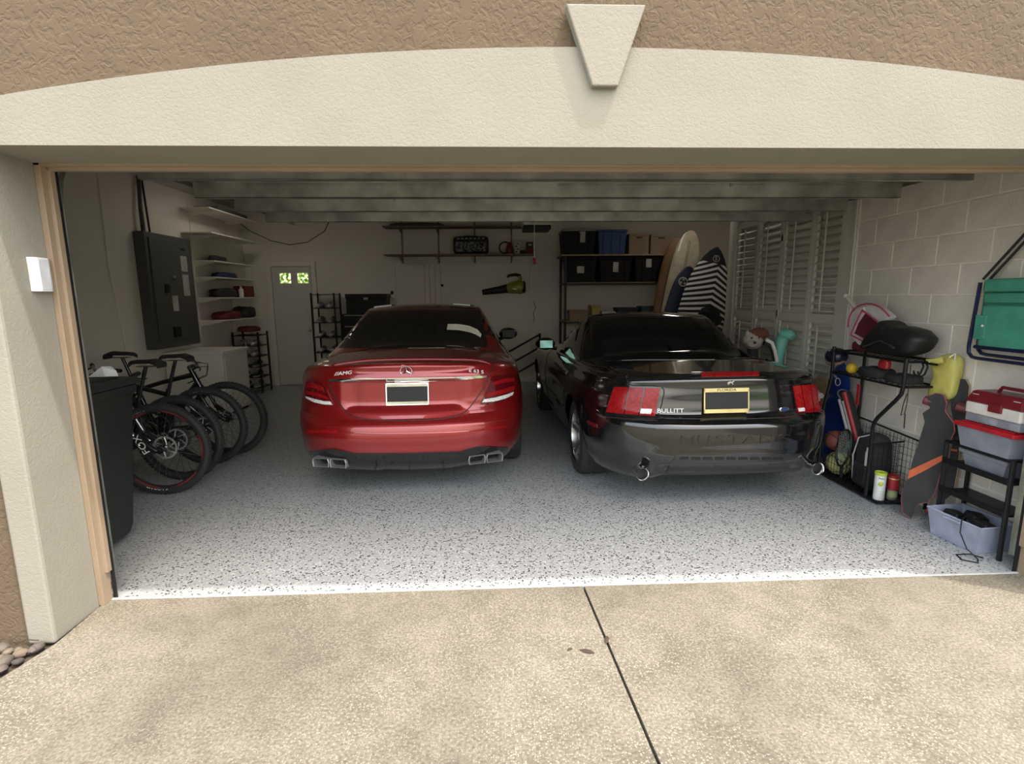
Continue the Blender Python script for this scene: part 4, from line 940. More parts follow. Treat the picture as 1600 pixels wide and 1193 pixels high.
# entry door with two small panes
d1 = thing('door_1', None, None, (-3.56, YB-.02, 0)); struct(d1)
mDoor = M('door_paint', (.62, .59, .53), .45, noise=(2, .02))
MB().bx(-3.89, -3.23, YB-.035, YB-.012, .015, 1.79).bx(-3.89, -3.23, YB-.035, YB-.012, 1.97, 2.07).bx(-3.89, -3.76, YB-.035, YB-.012, 1.79, 1.97).bx(-3.57, -3.46, YB-.035, YB-.012, 1.79, 1.97).bx(-3.27, -3.23, YB-.035, YB-.012, 1.79, 1.97).build('door_leaf', mDoor, d1, world=True)
MB().bx(-3.98, -3.90, YB-.05, YB-.001, 0, 2.16).bx(-3.22, -3.14, YB-.05, YB-.001, 0, 2.16).bx(-3.90, -3.22, YB-.05, YB-.001, 2.08, 2.16).build('door_frame', mWhite, d1, world=True, bevel=.004)
mPane = bpy.data.materials.new('garden_view'); mPane.use_nodes = True; t, b = nodes(mPane)
tc = t.nodes.new('ShaderNodeTexCoord'); n = t.nodes.new('ShaderNodeTexNoise'); n.inputs['Scale'].default_value = 22; n.inputs['Detail'].default_value = 4; t.links.new(tc.outputs['Object'], n.inputs['Vector'])
cr = ramp(t, [(.38, (.03, .07, .01)), (.5, (.22, .32, .06)), (.6, (.75, .85, .55))], n.outputs[0], 'LINEAR'); t.links.new(cr, b.inputs['Emission Color']); b.inputs['Emission Strength'].default_value = .75; b.inputs['Base Color'].default_value = (.02, .02, .02, 1); b.inputs['Roughness'].default_value = .05
for x0, x1 in ((-3.755, -3.575), (-3.455, -3.275)): MB().bx(x0, x1, YB-.026, YB-.018, 1.795, 1.965).build('window_pane', mPane, d1, world=True)
MB().sph((-3.30, YB-.07, .98), .028, 14, 8).cyl((-3.30, YB-.07, .98), (-3.30, YB-.035, .98), .012, 8).build('door_knob', mSteel, d1, world=True, smooth=True)
# wide flush closet doors
d2 = thing('door_2', None, None, (-.6, YB-.02, 0)); struct(d2)
xs = [-1.77, -1.26, -1.17, -1.075, -.98, .59]
for a, b_ in zip(xs, xs[1:]): MB().bx(a+.005, b_-.005, YB-.024, YB-.004, .09, 2.10).build('door_leaf', mWall, d2, world=True, bevel=.002)
MB().bx(xs[0]-.012, xs[0], YB-.03, YB-.001, .085, 2.115).bx(xs[-1], xs[-1]+.012, YB-.03, YB-.001, .085, 2.115).bx(xs[0]-.012, xs[-1]+.012, YB-.03, YB-.001, 2.10, 2.115).build('door_frame', mWhite, d2, world=True)
MB().sph((-.955, YB-.05, 1.74), .022, 12, 8).cyl((-.955, YB-.05, 1.74), (-.955, YB-.024, 1.74), .01, 8).build('door_knob', mDark, d2, world=True, smooth=True)
# long wall shelves
mShelfW = M('shelf_brown', (.20, .14, .10), .6); mBr = M('bracket_brown', (.24, .17, .13), .5)
for z, nm in ((2.235, 'lower'), (2.70, 'upper')):
    s_ = thing('wall_shelf', nm+' long brown shelf on the back wall above the red car', 'shelf', (-.6, YB-.16, z), 0, 'long shelves on the back wall')
    MB().bx(-1.90, .65, YB-.33, YB-.012, z, z+.02).build('board', mShelfW, s_, world=True, bevel=.003)
    for X in (-1.63, -1.0, -.37, .27): MB().prism([(.012, 0), (.30, 0), (.30, -.014), (.012, -.09)], (X-.008, YB, z), (0, -1, 0), (0, 0, 1), (.016, 0, 0)).build('bracket', mBr, s_, world=True)
for i, X in enumerate((-1.63, -1.0, -.37, .27)):
    tag(MB().bx(X-.013, X+.013, YB-.012, YB-.0005, 2.12, 2.95).build('shelf_standard', mBr, None), ('leftmost', 'second from left', 'third from left', 'rightmost')[i]+' slotted upright behind the long back wall shelves', 'upright')
lump('folded_tarp', 'grey folded tarp at the left end of the upper back shelf', 'tarp', (-1.35, YB-.18, 2.721), (1.0, .26, .06), mGrey, seed=31)
# fabric organiser with pale print
og = thing('tool_bag', 'black fabric tool bag with pale printed pattern on the lower back shelf', 'bag', (-.43, YB-.19, 2.256))
mPrint = bpy.data.materials.new('printed_cloth'); mPrint.use_nodes = True; t, b = nodes(mPrint); tc = t.nodes.new('ShaderNodeTexCoord'); v = t.nodes.new('ShaderNodeTexVoronoi'); v.inputs['Scale'].default_value = 26; t.links.new(tc.outputs['Object'], v.inputs['Vector'])
t.links.new(ramp(t, [(0, (.30, .30, .30)), (.18, (.012, .012, .016)), (.42, (.012, .012, .016)), (.5, (.16, .17, .18))], v.outputs['Distance']), b.inputs['Base Color']); b.inputs['Roughness'].default_value = .8
rows = []
for x, k in ((-.30, .55), (-.285, .9), (-.2, 1.0), (0, .97), (.2, 1.02), (.285, .95), (.30, .6)): rows.append([Vector((x, .11*k*(abs(cos(a))**.5)*(1 if cos(a) > 0 else -1), .148+.148*k*(abs(sin(a))**.5)*(1 if sin(a) > 0 else -1))) for a in [2*PI*q/20 for q in range(20)]])
m = MB().grid(rows, wrap=True); m.f += [list(range(20)), [120+q for q in range(20)]]; m.build('body', mCharc, og, smooth=True)
MB().bx(-.26, .26, -.125, -.112, .04, .20).build('printed_pocket', mPrint, og, bevel=.005); MB().tube([(-.2, -.10, .25), (-.1, -.115, .29), (.1, -.115, .29), (.2, -.10, .25)], .010, 6).build('carry_strap', mCharc, og, smooth=True)
for i in range(7): MB().bx(-.23+.07*i, -.19+.07*i, -.118, -.110, .245, .262).build('loop', mPap, og)
hd = thing('hand_vacuum', 'small dark handheld vacuum with hose on the lower back shelf', 'vacuum', (.20, YB-.19, 2.256)); MB().lathe([(0, 0), (.06, 0), (.065, .06), (.05, .14), (.02, .2), (0, .21)], (.03, 0, 0), (0, 0, 1), 16).build('body', mMar, hd, smooth=True); MB().tube(arc((-.05, 0, .11), .095, .6, 5.4, 20), .011, 8).build('hose', mDark, hd, smooth=True); MB().sph((.03, -.055, .05), .014, 8, 6).build('button', mWhite, hd)
ca = thing('small_carton', 'upright pale printed carton on the lower back shelf', 'carton', (.36, YB-.18, 2.256)); MB().bx(-.045, .045, -.04, .04, 0, .22).build('carton', mPap, ca, bevel=.003)
for i in range(4): MB().bx(-.03+.02*(i % 2), -.005+.02*(i % 2)+.01, -.0425, -.04, .03+.045*i, .05+.045*i).build('print', mMar if i % 2 else mDark, ca)
tb = thing('charger_box', 'dark red and black charger box at the right end of the back shelf', 'box', (.58, YB-.18, 2.256)); MB().bx(-.06, .06, -.06, .06, .0, .11).build('base', mMar, tb, bevel=.01); MB().bx(-.055, .055, -.05, .05, .11, .20).build('top', mDark, tb, bevel=.008); MB().bx(-.03, .03, -.053, -.05, .14, .17).build('label_patch', mPap, tb)
lump('black_pouch', 'low black pouch between carton and charger on the back shelf', 'pouch', (.455, YB-.18, 2.256), (.085, .12, .07), mCharc, seed=33)
# leaf blower hanging on the wall
lb = thing('leaf_blower', 'lime green and black cordless leaf blower hung on the back wall', 'leaf blower', (.1, YB-.13, 1.62))
mLime = M('lime_plastic', (.27, .30, .025), .4)
MB().tube([(-.25, 6.63, 1.615), (.02, 6.63, 1.65), (.16, 6.63, 1.675), (.24, 6.63, 1.68)], [.045, .062, .075, .07], 18).build('nozzle', mDark, lb, world=True, smooth=True)
MB().tube([(.18, 6.63, 1.67), (.27, 6.63, 1.69), (.37, 6.63, 1.70), (.45, 6.63, 1.69), (.47, 6.63, 1.685)], [.075, .10, .115, .11, .08], 18).build('motor_housing', mLime, lb, world=True, smooth=True)
MB().lathe([(0, 0), (.085, 0), (.105, .02), (.105, .04)], (.505, 6.63, 1.70), (-1, 0, 0), 20).build('intake_grille', mDark, lb, world=True, smooth=True)
MB().tube([(.40, 6.63, 1.78), (.415, 6.63, 1.85), (.40, 6.63, 1.90)], [.035, .03, .028], 10).build('handle_stem', mLime, lb, world=True, smooth=True); MB().tube([(.42, 6.63, 1.895), (.33, 6.63, 1.915), (.22, 6.63, 1.90), (.19, 6.63, 1.87)], [.028, .026, .024, .02], 10).build('grip', mDark, lb, world=True, smooth=True)
MB().bx(.28, .36, 6.525, 6.54, 1.655, 1.68).build('label_patch', mWhite, lb, world=True); MB().bx(.30, .33, 6.70, YB-.024, 1.75, 1.78).build('wall_hook', mSteel, lb, world=True)
# outlet plate, cord hank, low voltage cable
ou = thing('wall_thermostat', 'white wall plate with a dark screen above the black tool chest', 'thermostat', (-1.84, YB-.01, 1.60)); MB().bx(-1.88, -1.80, YB-.02, YB-.0005, 1.53, 1.665).build('plate', mWhite, ou, world=True, bevel=.004); MB().bx(-1.865, -1.815, YB-.024, YB-.02, 1.59, 1.65).build('screen', mDark, ou, world=True)
tag(MB().tube([(.66, YB-.012, 1.45), (.70, YB-.012, 1.33), (.655, YB-.012, 1.25), (.67, YB-.012, 1.15), (.655, YB-.012, 1.08)], .006, 6).build('hanging_cord', mGrey, None, smooth=True), 'short dark cord hanging on the wall right of the closet doors', 'cord')
tag(MB().tube([tuple(p) for p in [(-4.33, 6.3, 2.9), (-4.1, 6.5, 2.65), (-3.8, 6.6, 2.5), (-3.5, 6.6, 2.43), (-3.2, 6.6, 2.47), (-2.9, 6.6, 2.65), (-2.7, 6.55, 2.98)]], .008, 6).build('sagging_cable', mGrey, None, smooth=True), 'thin grey cable sagging across the corner above the entry door', 'cable')
# tall shoe rack by the door with shoes
zz = (.08, .36, .62, .88, 1.13, 1.37)
rack('shoe_rack', 'tall narrow black shoe rack beside the white entry door', -3.12, -2.74, 6.36, 6.7, zz+(1.6,), 1.62, mDark)
for i, z in enumerate(zz):
    for k in range(2):
        cn_ = ('grey', 'white', 'white', 'white', 'grey', 'white')[i]; shoe(cn_, (-3.03+.19*k, 6.5, z+.001), -PI/2, '%s shoe, %s one on the %s shelf of the tall rack by the door' % (cn_, ('left', 'right')[k], ('bottom', 'second', 'third', 'fourth', 'fifth', 'sixth')[i]), 'shoes in the tall rack by the door')
# rolling tool chest with drawers
tcst = thing('tool_chest', 'black tool chest with silver drawer pulls behind the red car', 'tool chest', (-2.22, 6.5, 0))
MB().bx(-2.62, -1.80, 6.3, 6.74, .12, 1.27).build('cabinet', mBlackMetal, tcst, world=True, bevel=.006)
for i in range(6):
    dw = MB().bx(-2.59, -1.83, 6.285, 6.30, .16+.185*i, .33+.185*i).build('drawer', mBlackMetal, tcst, world=True, bevel=.004); MB().bx(-2.57, -1.85, 6.27, 6.288, .312+.185*i, .326+.185*i).build('pull', mSteel, dw, world=True)
for x in (-2.55, -1.87):
    for y in (6.36, 6.68): MB().lathe([(.01, -.02), (.055, -.02), (.06, 0), (.055, .02), (.01, .02)], (x, y, .06), (1, 0, 0), 16).build('caster', mRubber, tcst, world=True, smooth=True)
tv = thing('tool_case', 'wide black tool box standing on top of the tool chest', 'tool box', (-2.2, 6.5, 1.272)); MB().bx(-2.54, -1.87, 6.34, 6.70, 1.272, 1.58).build('box', mBlackMetal, tv, world=True, bevel=.008); MB().bx(-2.55, -1.86, 6.33, 6.71, 1.52, 1.60).build('lid', mBlackMetal, tv, world=True, bevel=.008); MB().bx(-2.24, -2.17, 6.322, 6.335, 1.50, 1.54).build('latch', mSteel, tv, world=True)
# tote rack on the right
mTote = M('tote_black', (.005, .005, .006), .6, spec=.25); mToteB = M('tote_blue', (.012, .05, .20), .45); mLid = M('lid_tan', (.30, .22, .12), .5); mLidG = M('lid_grey', (.26, .25, .22), .5); mCard = M('cardboard', (.26, .18, .115), .8, noise=(8, .05)); mPly = M('plywood', (.34, .23, .12), .65, noise=(5, .08))
sr = thing('storage_rack', 'black steel storage rack of plastic totes against the back wall', 'storage rack', (2.0, 6.35, 0))
for x in (1.13, 2.97):
    for y in (6.08, 6.66): MB().bx(x-.02, x+.02, y-.02, y+.02, 0, 2.185).build('post', mBlackMetal, sr, world=True)
for z in (.45, 1.13, 1.76): 
    MB().bx(1.11, 2.99, 6.06, 6.68, z-.035, z-.012).build('beam', mBlackMetal, sr, world=True); MB().bx(1.13, 2.97, 6.09, 6.65, z-.012, z).build('shelf', mPly, sr, world=True)
MB().bx(1.06, 2.99, 6.05, 6.69, 2.185, 2.21).build('top_board', mPly, sr, world=True, bevel=.003)
def tote(name, label, x0, x1, y0, y1, z, h, mb_, ml, group=None, lab=None, ribs=True):
    t = thing(name, label, 'tote', ((x0+x1)/2, (y0+y1)/2, z), 0, group); w_, d_ = x1-x0, y1-y0
    b = MB().box((0, 0, h*.46), (w_*.86, d_*.86, h*.92), None, (1.12, 1.12)).build('body', mb_, t, bevel=.015)
    if ribs:
        for k in (-1, 0, 1): MB().box((k*w_*.28, -d_*.465, h*.45), (.02, .02, h*.8), rotm(rx=.06)).build('rib', mb_, t)
    MB().box((0, 0, h*.95), (w_, d_, h*.09)).box((0, 0, h*.985), (w_*.86, d_*.86, h*.03)).build('lid', ml, t, bevel=.008)
    if lab: MB().box((lab[0]*w_, -d_*.485, h*lab[1]), (lab[2], .006, lab[3]), rotm(rx=.06)).build('sticker', mPap, t)
    return t
TG = 'plastic totes on the storage rack'
tote('storage_tote', 'black tote with grey lid on top of the rack, leftmost', 1.08, 1.64, 6.1, 6.66, 2.211, .41, mTote, mLidG, TG, (.08, .68, .10, .17))
tote('storage_tote', 'bright blue tote with a blue lid on top of the storage rack', 1.66, 2.16, 6.12, 6.66, 2.211, .40, mToteB, mToteB, TG)
tote('storage_tote', 'black tote with square sticker on the shelf under the top board, left', 1.16, 1.66, 6.1, 6.66, 1.761, .41, mTote, mTote, TG, (-.05, .5, .12, .11))
tote('storage_tote', 'black tote with tall sticker, middle one on the shelf under the top board', 1.69, 2.25, 6.1, 6.66, 1.761, .41, mTote, mTote, TG, (.0, .6, .09, .16))
tote('storage_tote', 'black tote with high sticker, right end of the shelf under the top board', 2.28, 2.93, 6.1, 6.66, 1.761, .41, mTote, mTote, TG, (-.13, .78, .09, .16))
def carton(label, x0, x1, z, h):
    t = thing('cardboard_box', label, 'box', ((x0+x1)/2, 6.38, z), 0, 'cardboard boxes on the storage rack'); MB().bx(x0, x1, 6.14, 6.64, z, z+h).build('carton', mCard, t, world=True, bevel=.004)
    MB().bx((x0+x1)/2-.05, (x0+x1)/2+.05, 6.136, 6.1405, z+h*.78, z+h*.86).build('hand_hole', mDark, t, world=True); MB().bx(x0-.004, x1+.004, 6.13, 6.65, z+h*.9, z+h+.004).build('lid', mCard, t, world=True, bevel=.003)
carton('plain cardboard box on top of the rack next to the blue tote', 2.19, 2.52, 2.211, .33); carton('plain cardboard box on top of the rack beside the surfboards', 2.55, 2.9, 2.211, .32)
mYel = M('yellow_tin', (.35, .28, .05), .5)
for i, (x, w_, h, mt, nm) in enumerate(((1.36, .28, .16, mCard, 'brown carton at the left'), (1.66, .14, .24, mYel, 'yellow tin'), (1.88, .22, .14, mPap, 'pale box'), (2.2, .34, .2, mCharc, 'black case'), (2.62, .36, .22, mGreenD, 'dark green case at the right'))):
    t = thing('stored_box', nm+' on the middle shelf of the storage rack', 'box', (x, 6.3, 1.131)); MB().box((0, 0, h/2), (w_, .3, h)).build('body', mt, t, bevel=.012); MB().box((0, 0, h-.01), (w_+.014, .314, .04)).build('lid', mt, t, bevel=.008)
# surfboards leaning against the wall
def stripes():
    m = bpy.data.materials.new('board_sock'); m.use_nodes = True; t, b = nodes(m); tc = t.nodes.new('ShaderNodeTexCoord'); sp = t.nodes.new('ShaderNodeSeparateXYZ'); t.links.new(tc.outputs['Object'], sp.inputs[0])
    def mth(op, a, b_=None):
        q = t.nodes.new('ShaderNodeMath'); q.operation = op
        for i, v in enumerate((a, b_)):
            if v is None: continue
            if isinstance(v, (int, float)): q.inputs[i].default_value = v
            else: t.links.new(v, q.inputs[i])
        return q.outputs[0]
    ab = mth('ABSOLUTE', mth('SUBTRACT', sp.outputs[0], .08)); hgt = mth('MULTIPLY', ab, mth('MULTIPLY', mth('SUBTRACT', sp.outputs[2], .7), .42))
    u = mth('FRACT', mth('MULTIPLY', mth('ADD', sp.outputs[2], hgt), 11)); k = mth('LESS_THAN', u, .48); top = mth('LESS_THAN', sp.outputs[2], 2.08)
    x = t.nodes.new('ShaderNodeMix'); x.data_type = 'RGBA'; t.links.new(mth('MULTIPLY', k, top), x.inputs['Factor']); x.inputs[6].default_value = (.008, .008, .014, 1); x.inputs[7].default_value = (.58, .58, .58, 1); t.links.new(x.outputs[2], b.inputs['Base Color']); b.inputs['Roughness'].default_value = .85; return m
def surfboard(name, label, mat, loc, L, W, T, lean, roll, nose=.3, rz=0, bm=None):
    t = thing(name, label, 'surfboard', loc); t.rotation_euler = Matrix(((1, 0, 0), (0, 1, 0), (0, 0, 1))).to_euler()
    R_ = Matrix.Rotation(roll, 3, 'Y') @ Matrix.Rotation(-lean, 3, 'X') @ Matrix.Rotation(rz, 3, 'Z'); t.rotation_euler = R_.to_euler()
    rows = []
    for i in range(33):
        u = i/32; z = L*(.5-.5*cos(PI*u)); s_ = z/L
        hw = W/2*max(.004, (1-abs((s_-.46)/(.46 if s_ < .46 else .54))**(2.6 if s_ < .46 else 2.0+3*nose))**(.5+.25*(s_ > .46)*(1-nose)))
        th = T/2*max(.06, (1-abs(2*s_-1)**4)); off = .10*max(0, s_-.7)**2*L-.0
        rows.append([Vector((hw*cos(a), -off+th*(abs(sin(a))**.75)*(1 if sin(a) > 0 else -1), z)) for a in [2*PI*k/20 for k in range(20)]])
    m = MB().grid(rows, wrap=True); m.f += [list(range(20)), [640+k for k in range(20)]]; m.build('board', mat, t, smooth=True); return t
mCreamB = M('board_cream', (.46, .40, .29), .35, coat=.4); mWood = M('board_wood', (.20, .10, .035), .45, noise=(4, .1)); mNavB = M('board_navy', (.012, .02, .05), .4)
wdn = surfboard('surfboard', 'brown wooden longboard leaning nearest the tote rack', mWood, (2.56, 5.72, .02), 2.48, .40, .06, .10, .15, .75, -.3)
crm = surfboard('surfboard', 'cream longboard with dark stringers, tallest of the leaning boards', mCreamB, (2.60, 5.50, .02), 2.62, .46, .06, .15, .205, .9, -.1)
for x in (-.012, .012): MB().box((x, -.0325, 1.4), (.006, .004, 2.1)).build('stringer', mDark, crm)
nv = surfboard('surfboard', 'short navy board with round emblem between the cream and striped boards', mNavB, (2.54, 5.36, .02), 2.05, .46, .05, .15, .25, .7)
em = MB().lathe([(.06, 0), (.075, 0), (.075, .006), (.06, .006), (.06, 0)], (-.06, -.035, 1.78), (0, -1, 0), 24).build('round_emblem', mPap, nv)
for k in range(3): MB().prism([(-.014, .02), (.014, .02), (.02, .05), (-.02, .05)], (-.06, -.035, 1.78), (cos(k*2.094), 0, sin(k*2.094)), (-sin(k*2.094), 0, cos(k*2.094)), (0, -.005, 0)).build('emblem_blade', mPap, em)
sk = surfboard('striped_surfboard', 'surfboard in a black and white striped sock leaning by the shutters', stripes(), (2.86, 5.20, .02), 2.34, .76, .09, .15, .24, .2)
text('sock_logo', 'S', .09, mPap, sk, frame((.0, -.075, 2.14), (1, 0, .15), (0, 0, 1)), .001); MB().tube([(.05*cos(2*PI*k/20), -.078, 2.14+.05*sin(2*PI*k/20)) for k in range(20)], .004, 5, closed=True).build('sock_logo_ring', mPap, sk)
# black pompom beanie and patterned bag on a stand, behind the coupe
pb = thing('golf_bag', 'black golf bag with fluffy black club cover beside the striped surfboard', 'golf bag', (2.88, 4.45, 0))
MB().lathe([(0, 0), (.13, 0), (.135, .4), (.12, .8), (.13, .9), (.115, .9), (.11, .7)], (0, 0, 0), (0, 0, 1), 20).build('body', mCharc, pb, smooth=True)
rng = random.Random(5); cv = MB().sph((.0, 0, 1.22), .15, 26, 18, (1, 1, 1.05), .12, rng).build('fluffy_cover', M('fluff_black', (.008, .008, .008), .95), pb, smooth=False)
MB().tube([(0, 0, .85), (0, 0, 1.1)], .045, 10).build('cover_neck', mPrint, pb, smooth=True); MB().tube([(.06, .03, .8), (.07, .03, 1.08)], .012, 8).build('club_shaft', mSteel, pb, smooth=True)
# golf bag with animal and boot club covers
gb = thing('golf_bag', 'golf bag with plush dog and mint boot club covers by the shutters', 'golf bag', (2.655, 2.62, 0))
MB().lathe([(0, 0), (.12, 0), (.125, .4), (.115, .75), (.13, .82), (.115, .82), (.105, .6)], (0, 0, 0), (0, 0, 1), 20).build('body', mCharc, gb, smooth=True); MB().bx(-.05, .05, -.17, -.11, .2, .5).build('pocket', mCharc, gb, bevel=.02)
mPl = M('plush_cream', (.36, .31, .26), .95, bump=(60, .6)); mPb = M('plush_brown', (.14, .05, .03), .95, bump=(60, .6)); mMint = M('mint', (.17, .48, .38), .6)
dg = thing('dog_cover', None, None, (-.10, -.02, 1.08)); del_props(dg); dg.parent = gb
MB().sph((0, 0, 0), .10, 16, 12, (1, 1, .95)).build('head', mPl, dg, smooth=True); MB().sph((.05, -.03, .07), .085, 14, 10, (1.1, .9, .7)).build('brown_patch', mPb, dg, smooth=True); MB().sph((-.04, -.08, -.03), .05, 12, 8, (1.1, .8, .8)).build('muzzle', mPl, dg, smooth=True); MB().sph((-.04, -.125, -.015), .014, 8, 6).build('nose', mDark, dg, smooth=True)
for s_ in (-1, 1): MB().sph((s_*.085+.02, -.01, .05), .04, 10, 8, (.5, .8, 1.3)).build('ear', mPl if s_ < 0 else mPb, dg, smooth=True); MB().sph((-.02+s_*.035, -.088, .03), .01, 8, 6).build('eye', mDark, dg, smooth=True)
MB().tube([(-.10, -.02, 1.0), (-.04, 0, .78)], [.05, .035], 10).build('dog_cover_neck', mCharc, gb, smooth=True)
MB().tube([(.0, -.09, 1.09), (.06, -.10, 1.06), (.10, -.09, .98), (.14, -.08, .86)], .018, 8).build('white_band', mWhite, gb, smooth=True); MB().tube([(.0, -.06, 1.06), (.07, -.07, 1.03), (.11, -.06, .95), (.15, -.05, .84)], .03, 8).build('striped_cover', mCharc, gb, smooth=True)
MB().tube([(.18, .0, .84), (.19, 0, .96), (.22, 0, 1.08), (.235, 0, 1.14)], [.055, .06, .06, .055], 14).tube([(.20, -.0, 1.13), (.235, -.02, 1.14), (.27, -.06, 1.13), (.28, -.09, 1.11)], [.055, .06, .055, .035], 14).build('boot_cover', mMint, gb, smooth=True)
lump('black_backpack', 'black glossy bag heaped in front of the golf bag by the shutters', 'bag', (2.63, 2.33, 0), (.28, .24, .92), mCharc, seed=41)
# slanted frame between the cars
fr_ = thing('slanted_frame', 'dark metal frame with slanted parallel bars between the two cars', 'frame', (.52, 6.2, 0))
for z0 in (.2, .42, .64): MB().tube([(.12, 6.2, z0-.07), (.30, 6.2, z0+.03), (.72, 6.2, z0+.26)], .016, 8).build('slanted_bar', mBlackMetal, fr_, world=True, smooth=True)
for x, z in ((.12, .60), (.72, .92)): MB().tube([(x, 6.2, 0), (x, 6.2, z)], .018, 8).build('upright', mBlackMetal, fr_, world=True, smooth=True); MB().bx(x-.03, x+.03, 6.0, 6.4, 0, .03).build('foot', mBlackMetal, fr_, world=True)
# ================= right side =================
# plantation shutters in their frame
mSh = M('shutter_paint', (.62, .59, .53), .4, noise=(2, .02))
w1 = thing('window_1', None, None, (WR, 3.1, 0)); struct(w1)
MB().bx(WR-.012, WR+.06, 1.86, 1.93, 0, 2.5).bx(WR+.0, WR+.06, 1.93, 2.04, 0, 2.5).bx(WR-.005, WR+.06, 4.10, YJ-.001, 0, 2.5).bx(WR, WR+.06, 2.04, 4.10, 2.43, 2.5).bx(WR-.02, WR-.006, 1.88, 1.90, .0, 2.5).build('window_frame', mSh, w1, world=True, bevel=.004)
MB().bx(WR+.06, WR+.10, 2.0, 4.15, 0, 2.5).build('backing_panel', mSh, w1, world=True)
ed = [2.045, 2.50, 3.04, 3.56, 4.095]; lmesh = {}
for i in range(4):
    a, b_ = ed[i]+.003, ed[i+1]-.003; st = .05; tilt = (.95, .28, .38, 1.1)[i]
    p = thing('shutter', ('nearest', 'second nearest', 'third nearest', 'furthest')[i]+' white louvred shutter panel on the right wall', 'shutter', (WR+.025, (a+b_)/2, .02), 0, 'louvred shutters on the right wall')
    for (y0, y1) in ((a, a+st), (b_-st, b_)): MB().bx(WR+.008, WR+.036, y0, y1, .02, 2.425).build('stile', mSh, p, world=True, bevel=.003)
    for (z0, z1) in ((.02, .12), (1.26, 1.35), (2.345, 2.425)): MB().bx(WR+.008, WR+.036, a+st, b_-st, z0, z1).build('rail', mSh, p, world=True)
    for (z0, n_) in ((.155, 15), (1.39, 13)):
        for k in range(n_):
            key = round(b_-a, 3)
            if key not in lmesh: 
                o = MB().prism([(-.037, 0), (-.02, .0045), (.02, .0045), (.037, 0), (.02, -.0045), (-.02, -.0045)], (0, -(b_-a)/2+st+.002, 0), (0, 0, 1), (1, 0, 0), (0, b_-a-2*st-.004, 0)).build('louver', mSh, p); lmesh[key] = o.data
            else: o = bpy.data.objects.new('louver', lmesh[key]); COL.objects.link(o); o.parent = p
            o.location = (0, 0, z0+k*.075-.02); o.rotation_euler = (0, tilt, 0)
        MB().bx(WR-.028, WR-.018, (a+b_)/2-.006, (a+b_)/2+.006, z0-.01, z0+(n_-1)*.075+.02).build('tilt_rod', mSh, p, world=True)
        
    for z in (.4, 1.3, 2.1): MB().bx(WR+.0, WR+.008, (a if i % 2 == 0 else b_)-.018, (a if i % 2 == 0 else b_)+.018, z, z+.07).build('hinge', mSh, p, world=True)
# sports rack
rk = thing('sports_rack', 'black tube sports equipment rack against the painted block wall', 'rack', (2.85, 1.25, 0))
FX, BX, Y1, Y2 = 2.72, 2.985, .83, 1.58; TR = .0115
def tb(nm, pts, r=TR, n=8): return MB().tube(pts, r, n).build(nm, mBlackMetal, rk, world=True, smooth=True)
bend = [(FX, 1.065, .012), (FX, 1.065, .56), (FX, 1.055, .60), (FX, 1.03, .64), (FX, .88, .80), (FX, .84, .85), (FX, Y1, .90), (FX, Y1, 1.10)]
tb('post', bend, .0135); tb('post', [(FX, Y2+.06, .012), (FX, Y2+.06, .6), (FX, Y2, .85), (FX, Y2, 1.11)], .0135); tb('post', [(BX, Y1, .012), (BX, Y1, 1.09)]); tb('post', [(BX, Y2, .012), (BX, Y2, 1.09)])
for z in (1.075, .90): tb('shelf_rail', [(FX, Y1, z), (FX, Y2, z)], .009); tb('shelf_rail', [(BX, Y1, z), (BX, Y2, z)], .009); tb('shelf_rail', [(FX, Y1, z), (BX, Y1, z)], .009); tb('shelf_rail', [(FX, Y2, z), (BX, Y2, z)], .009)
for z in (1.075, .90):
    m = MB()
    for k in range(1, 14): y = Y1+(Y2-Y1)*k/14; m.tube([(FX, y, z), (BX, y, z)], .0022, 4)
    for k in range(1, 4): x = FX+(BX-FX)*k/4; m.tube([(x, Y1, z), (x, Y2, z)], .0022, 4)
    m.build('wire_shelf', mBlackMetal, rk, world=True)
tb('base_rail', [(FX, .95, .02), (FX, 1.66, .02)], .011); tb('base_rail', [(BX, .93, .02), (BX, 1.66, .02)], .011); tb('base_rail', [(FX, .95, .02), (BX, .93, .02)], .011); tb('base_rail', [(FX, 1.66, .02), (BX, 1.66, .02)], .011)
MB().bx(FX, BX, .95, 1.65, .014, .02).build('base_tray', mBlackMetal, rk, world=True)
m = MB()      # wire basket sides
for (A, B) in (((FX, 1.66), (FX, 1.08)), ((BX, .93), (BX, 1.66)), ((FX, 1.08), (BX, 1.08))):
    A = Vector((*A, 0)); B = Vector((*B, 0)); L_ = (B-A).length; n_ = int(L_/.035); tall = .48 if A.x > 2.9 else (.42 if abs(A.y-B.y) < .1 else .22)
    for k in range(n_+1): q = A+(B-A)*k/n_; m.tube([q+Vector((0, 0, .02)), q+Vector((0, 0, tall))], .0016, 4, caps=False)
    for k in range(int(tall/.05)): z = .05+k*.05; m.tube([A+Vector((0, 0, z)), B+Vector((0, 0, z))], .0016, 4, caps=False)
m.build('wire_basket', mBlackMetal, rk, world=True); tb('basket_rim', [(BX, .93, .48), (BX, 1.66, .52)], .007); tb('basket_rim', [(FX, 1.08, .42), (BX, 1.08, .44)], .007)
for y in (.80, .765): tb('hook', [(FX+.12, y+.04, 1.07), (FX+.10, y, 1.05), (FX+.08, y-.005, 1.0), (FX+.06, y, .985), (FX+.04, y, 1.0), (FX+.035, y, 1.02)], .006)
tb('hook_rail', [(FX+.12, Y1, 1.07), (FX+.12, .72, 1.07)], .008)
